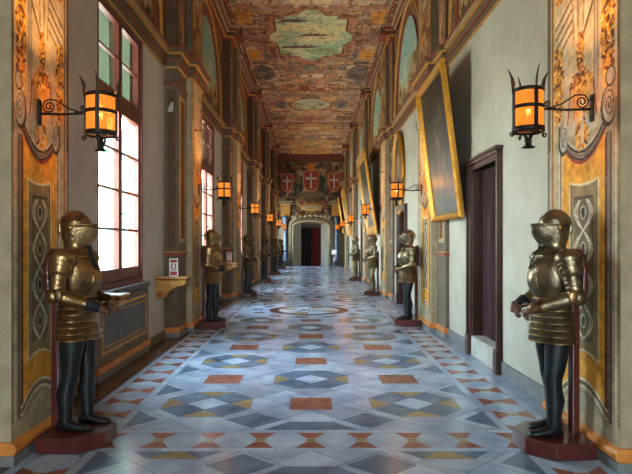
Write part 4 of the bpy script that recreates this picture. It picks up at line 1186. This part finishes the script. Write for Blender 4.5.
# ------------------------------------------------------------ carved bracket shelves + cards on the left
def make_shelf():
    t = empty('carved_shelf', 'x', 'shelf')
    w = .15; D = .52
    mb = MB(); mb.box(0, D, -w, w, -.03, 0, M_GOLDP); mb.box(0, D-.02, -w+.015, w-.015, -.055, -.03, M_REDLINE); mb.build('shelf_top', t, bevel=.006)
    pts = [(0, -.055), (D-.05, -.055), (D-.03, -.09), (D-.06, -.13), (D-.12, -.15), (D-.2, -.165), (.26, -.2), (.22, -.235), (.18, -.25), (.15, -.27), (.15, -.31), (.11, -.35), (.05, -.365), (0, -.36)]
    mb = MB(); mb.prism(pts, 'y', -w+.03, w-.03, M_GOLDP)
    br = mb.build('bracket', t, bevel=.008)
    for s_ in (-1, 1):
        y = s_*(w-.03); mb = MB()
        mb.tube([(D-.14+.045*(1-i/26)*math.cos(i*.5), y, -.105+.042*(1-i/26)*math.sin(i*.5)) for i in range(22)], .008, M_OCHRE, 6)
        mb.build('scroll_carving', br); mb = MB()
        mb.tube([(.2+.07*(1-i/30)*math.cos(i*.5+2), y, -.16+.07*(1-i/30)*math.sin(i*.5+2)) for i in range(26)], .009, M_OCHRE, 6)
        mb.build('scroll_carving', br); mb = MB()
        mb.tube([(.07+.05*(1-i/26)*math.cos(i*.5+1), y, -.29+.05*(1-i/26)*math.sin(i*.5+1)) for i in range(22)], .008, M_REDLINE, 6)
        mb.build('scroll_carving', br)
    return t
sh = make_shelf()
SH = [(-XL, 9.2), (-XL, 6.05), (-XL, 15.45), (-XL, 21.7)]
SHL = ['carved gilt wall shelf with a card, left of the second suit of armour', 'carved gilt wall shelf behind the nearest suit of armour on the left', 'carved gilt wall shelf with a card, just beyond the second suit of armour', 'small distant carved gilt wall shelf, farthest along the left wall']
for i, (x, y) in enumerate(SH):
    o = sh if i == 0 else copy_tree(sh); o.location = (x, y, 1.07); o['label'] = SHL[i]; o['group'] = 'carved gilt wall shelves'
def make_card(loc, label):
    t = empty('sign_card', label, 'sign card', loc); t.rotation_euler = (math.radians(-14), 0, math.radians(14)); t['group'] = 'information cards on the shelves'
    mb = MB(); mb.box(-.07, .07, -.006, .006, 0, .30, M_WHITEP); c = mb.build('card', t, bevel=.002)
    mb = MB(); mb.box(-.055, .055, -.009, -.006, .235, .28, M_REDP); mb.box(-.04, .04, -.009, -.006, .13, .21, M_REDP); mb.box(-.018, .018, -.0105, -.009, .14, .20, M_WHITEP); mb.box(-.055, .055, -.009, -.006, .02, .085, M_REDP)
    for z in (.1, .115, .222): mb.box(-.045, .045, -.0085, -.006, z, z+.006, M_DKGREY)
    mb.build('print', c)
    return t
make_card((-2.24, 9.13, 1.072), 'white card with red print leaning on the shelf left of the second suit of armour')
make_card((-2.24, 15.38, 1.072), 'white and red card on the shelf just beyond the second suit of armour')

# iron hooks on the piers
hk = None
for side in (-1, 1):
    for k in (1, 2):
        y = pier(k)[0]+.25
        mb = MB(); mb.tube([(0, 0, 0), (.2, 0, 0), (.205, 0, .01), (.205, 0, .16)], .007, M_IRON, 6); mb.box(0, .012, -.015, .015, -.03, .03, M_IRON)
        o = mb.build('iron_hook'); o.location = (side*XP, y, 3.74); o.rotation_euler = (0, 0, 0 if side < 0 else PI)
        tag(o, 'thin L-shaped iron hook on the %s painted pier, %s' % ('left' if side < 0 else 'right', 'above the second lantern' if k == 1 else 'above the third lantern'), 'hook', 'iron hooks on the piers')

# barrier stand near the end
e = empty('barrier_stand', 'slim metal barrier stand on the floor near the end arch', 'stand', (1.35, 33.0, .0055))
mb = MB(); mb.lathe([(.17, 0), (.17, .02), (.03, .04), (.02, .05)], M_STEEL, 20); mb.build('base', e)
mb = MB(); mb.tube([(0, 0, .04), (0, 0, .95)], .02, M_STEEL, 10); mb.build('pole', e)
mb = MB(); mb.box(-.14, .14, -.01, .01, .95, 1.2, M_STEEL); mb.build('sign_holder', e)

# ------------------------------------------------------------ light
WORLD_E = 26.0
w = bpy.data.worlds.new('sky'); SC.world = w; w.use_nodes = True
nt = w.node_tree; bg = nt.nodes['Background']
tc = nt.nodes.new('ShaderNodeTexCoord'); sp = nt.nodes.new('ShaderNodeSeparateXYZ'); nt.links.new(tc.outputs['Generated'], sp.inputs[0])
rp = nt.nodes.new('ShaderNodeValToRGB'); el = rp.color_ramp.elements
el[0].position = .42; el[0].color = (.42, .44, .42, 1); el[1].position = .75; el[1].color = (.50, .72, 1., 1)
mid = el.new(.52); mid.color = (.78, .90, 1., 1)
ma = nt.nodes.new('ShaderNodeMath'); ma.operation = 'MULTIPLY_ADD'; ma.inputs[1].default_value = .5; ma.inputs[2].default_value = .5
nt.links.new(sp.outputs['Z'], ma.inputs[0]); nt.links.new(ma.outputs[0], rp.inputs['Fac']); nt.links.new(rp.outputs['Color'], bg.inputs['Color'])
bg.inputs['Strength'].default_value = WORLD_E
for k in (-2, 0, 1, 2, 3, 4, 5):
    a, b = win(k)
    l = bpy.data.lights.new('window_portal', 'AREA'); l.shape = 'RECTANGLE'; l.size = 1.8; l.size_y = WZ1-WZ0; l.cycles.is_portal = True
    o = bpy.data.objects.new('window_portal', l); COL.objects.link(o); o.location = (-XL-.34, (a+b)/2, (WZ0+WZ1)/2)
    o.rotation_euler = Vector((1, 0, 0)).to_track_quat('-Z', 'Z').to_euler()

l = bpy.data.lights.new('window_portal', 'AREA'); l.shape = 'RECTANGLE'; l.size = 2.4; l.size_y = 4.0; l.cycles.is_portal = True  # portal for the window added behind the camera
o = bpy.data.objects.new('window_portal', l); COL.objects.link(o); o.location = (0, Y0-.3, 3.0); o.rotation_euler = Vector((0, 1, 0)).to_track_quat('-Z', 'Z').to_euler()
# ------------------------------------------------------------ camera
cam = bpy.data.cameras.new('camera'); co = bpy.data.objects.new('camera', cam); COL.objects.link(co)
co.location = (0, 0, 1.62); co.rotation_euler = (PI/2, 0, 0)
cam.sensor_width = 36; cam.lens = 560/632*36; cam.shift_x = 5/632; cam.shift_y = 6/632; cam.clip_end = 200; cam.clip_start = .05
SC.camera = co
SC.view_settings.view_transform = 'Standard'; SC.view_settings.look = 'None'; SC.view_settings.exposure = 1.15; SC.view_settings.gamma = 1
SC.view_settings.use_curve_mapping = False
try:
    SC.cycles.max_bounces = 10; SC.cycles.diffuse_bounces = 6; SC.cycles.transparent_max_bounces = 12; SC.cycles.sample_clamp_indirect = 6
except Exception: pass
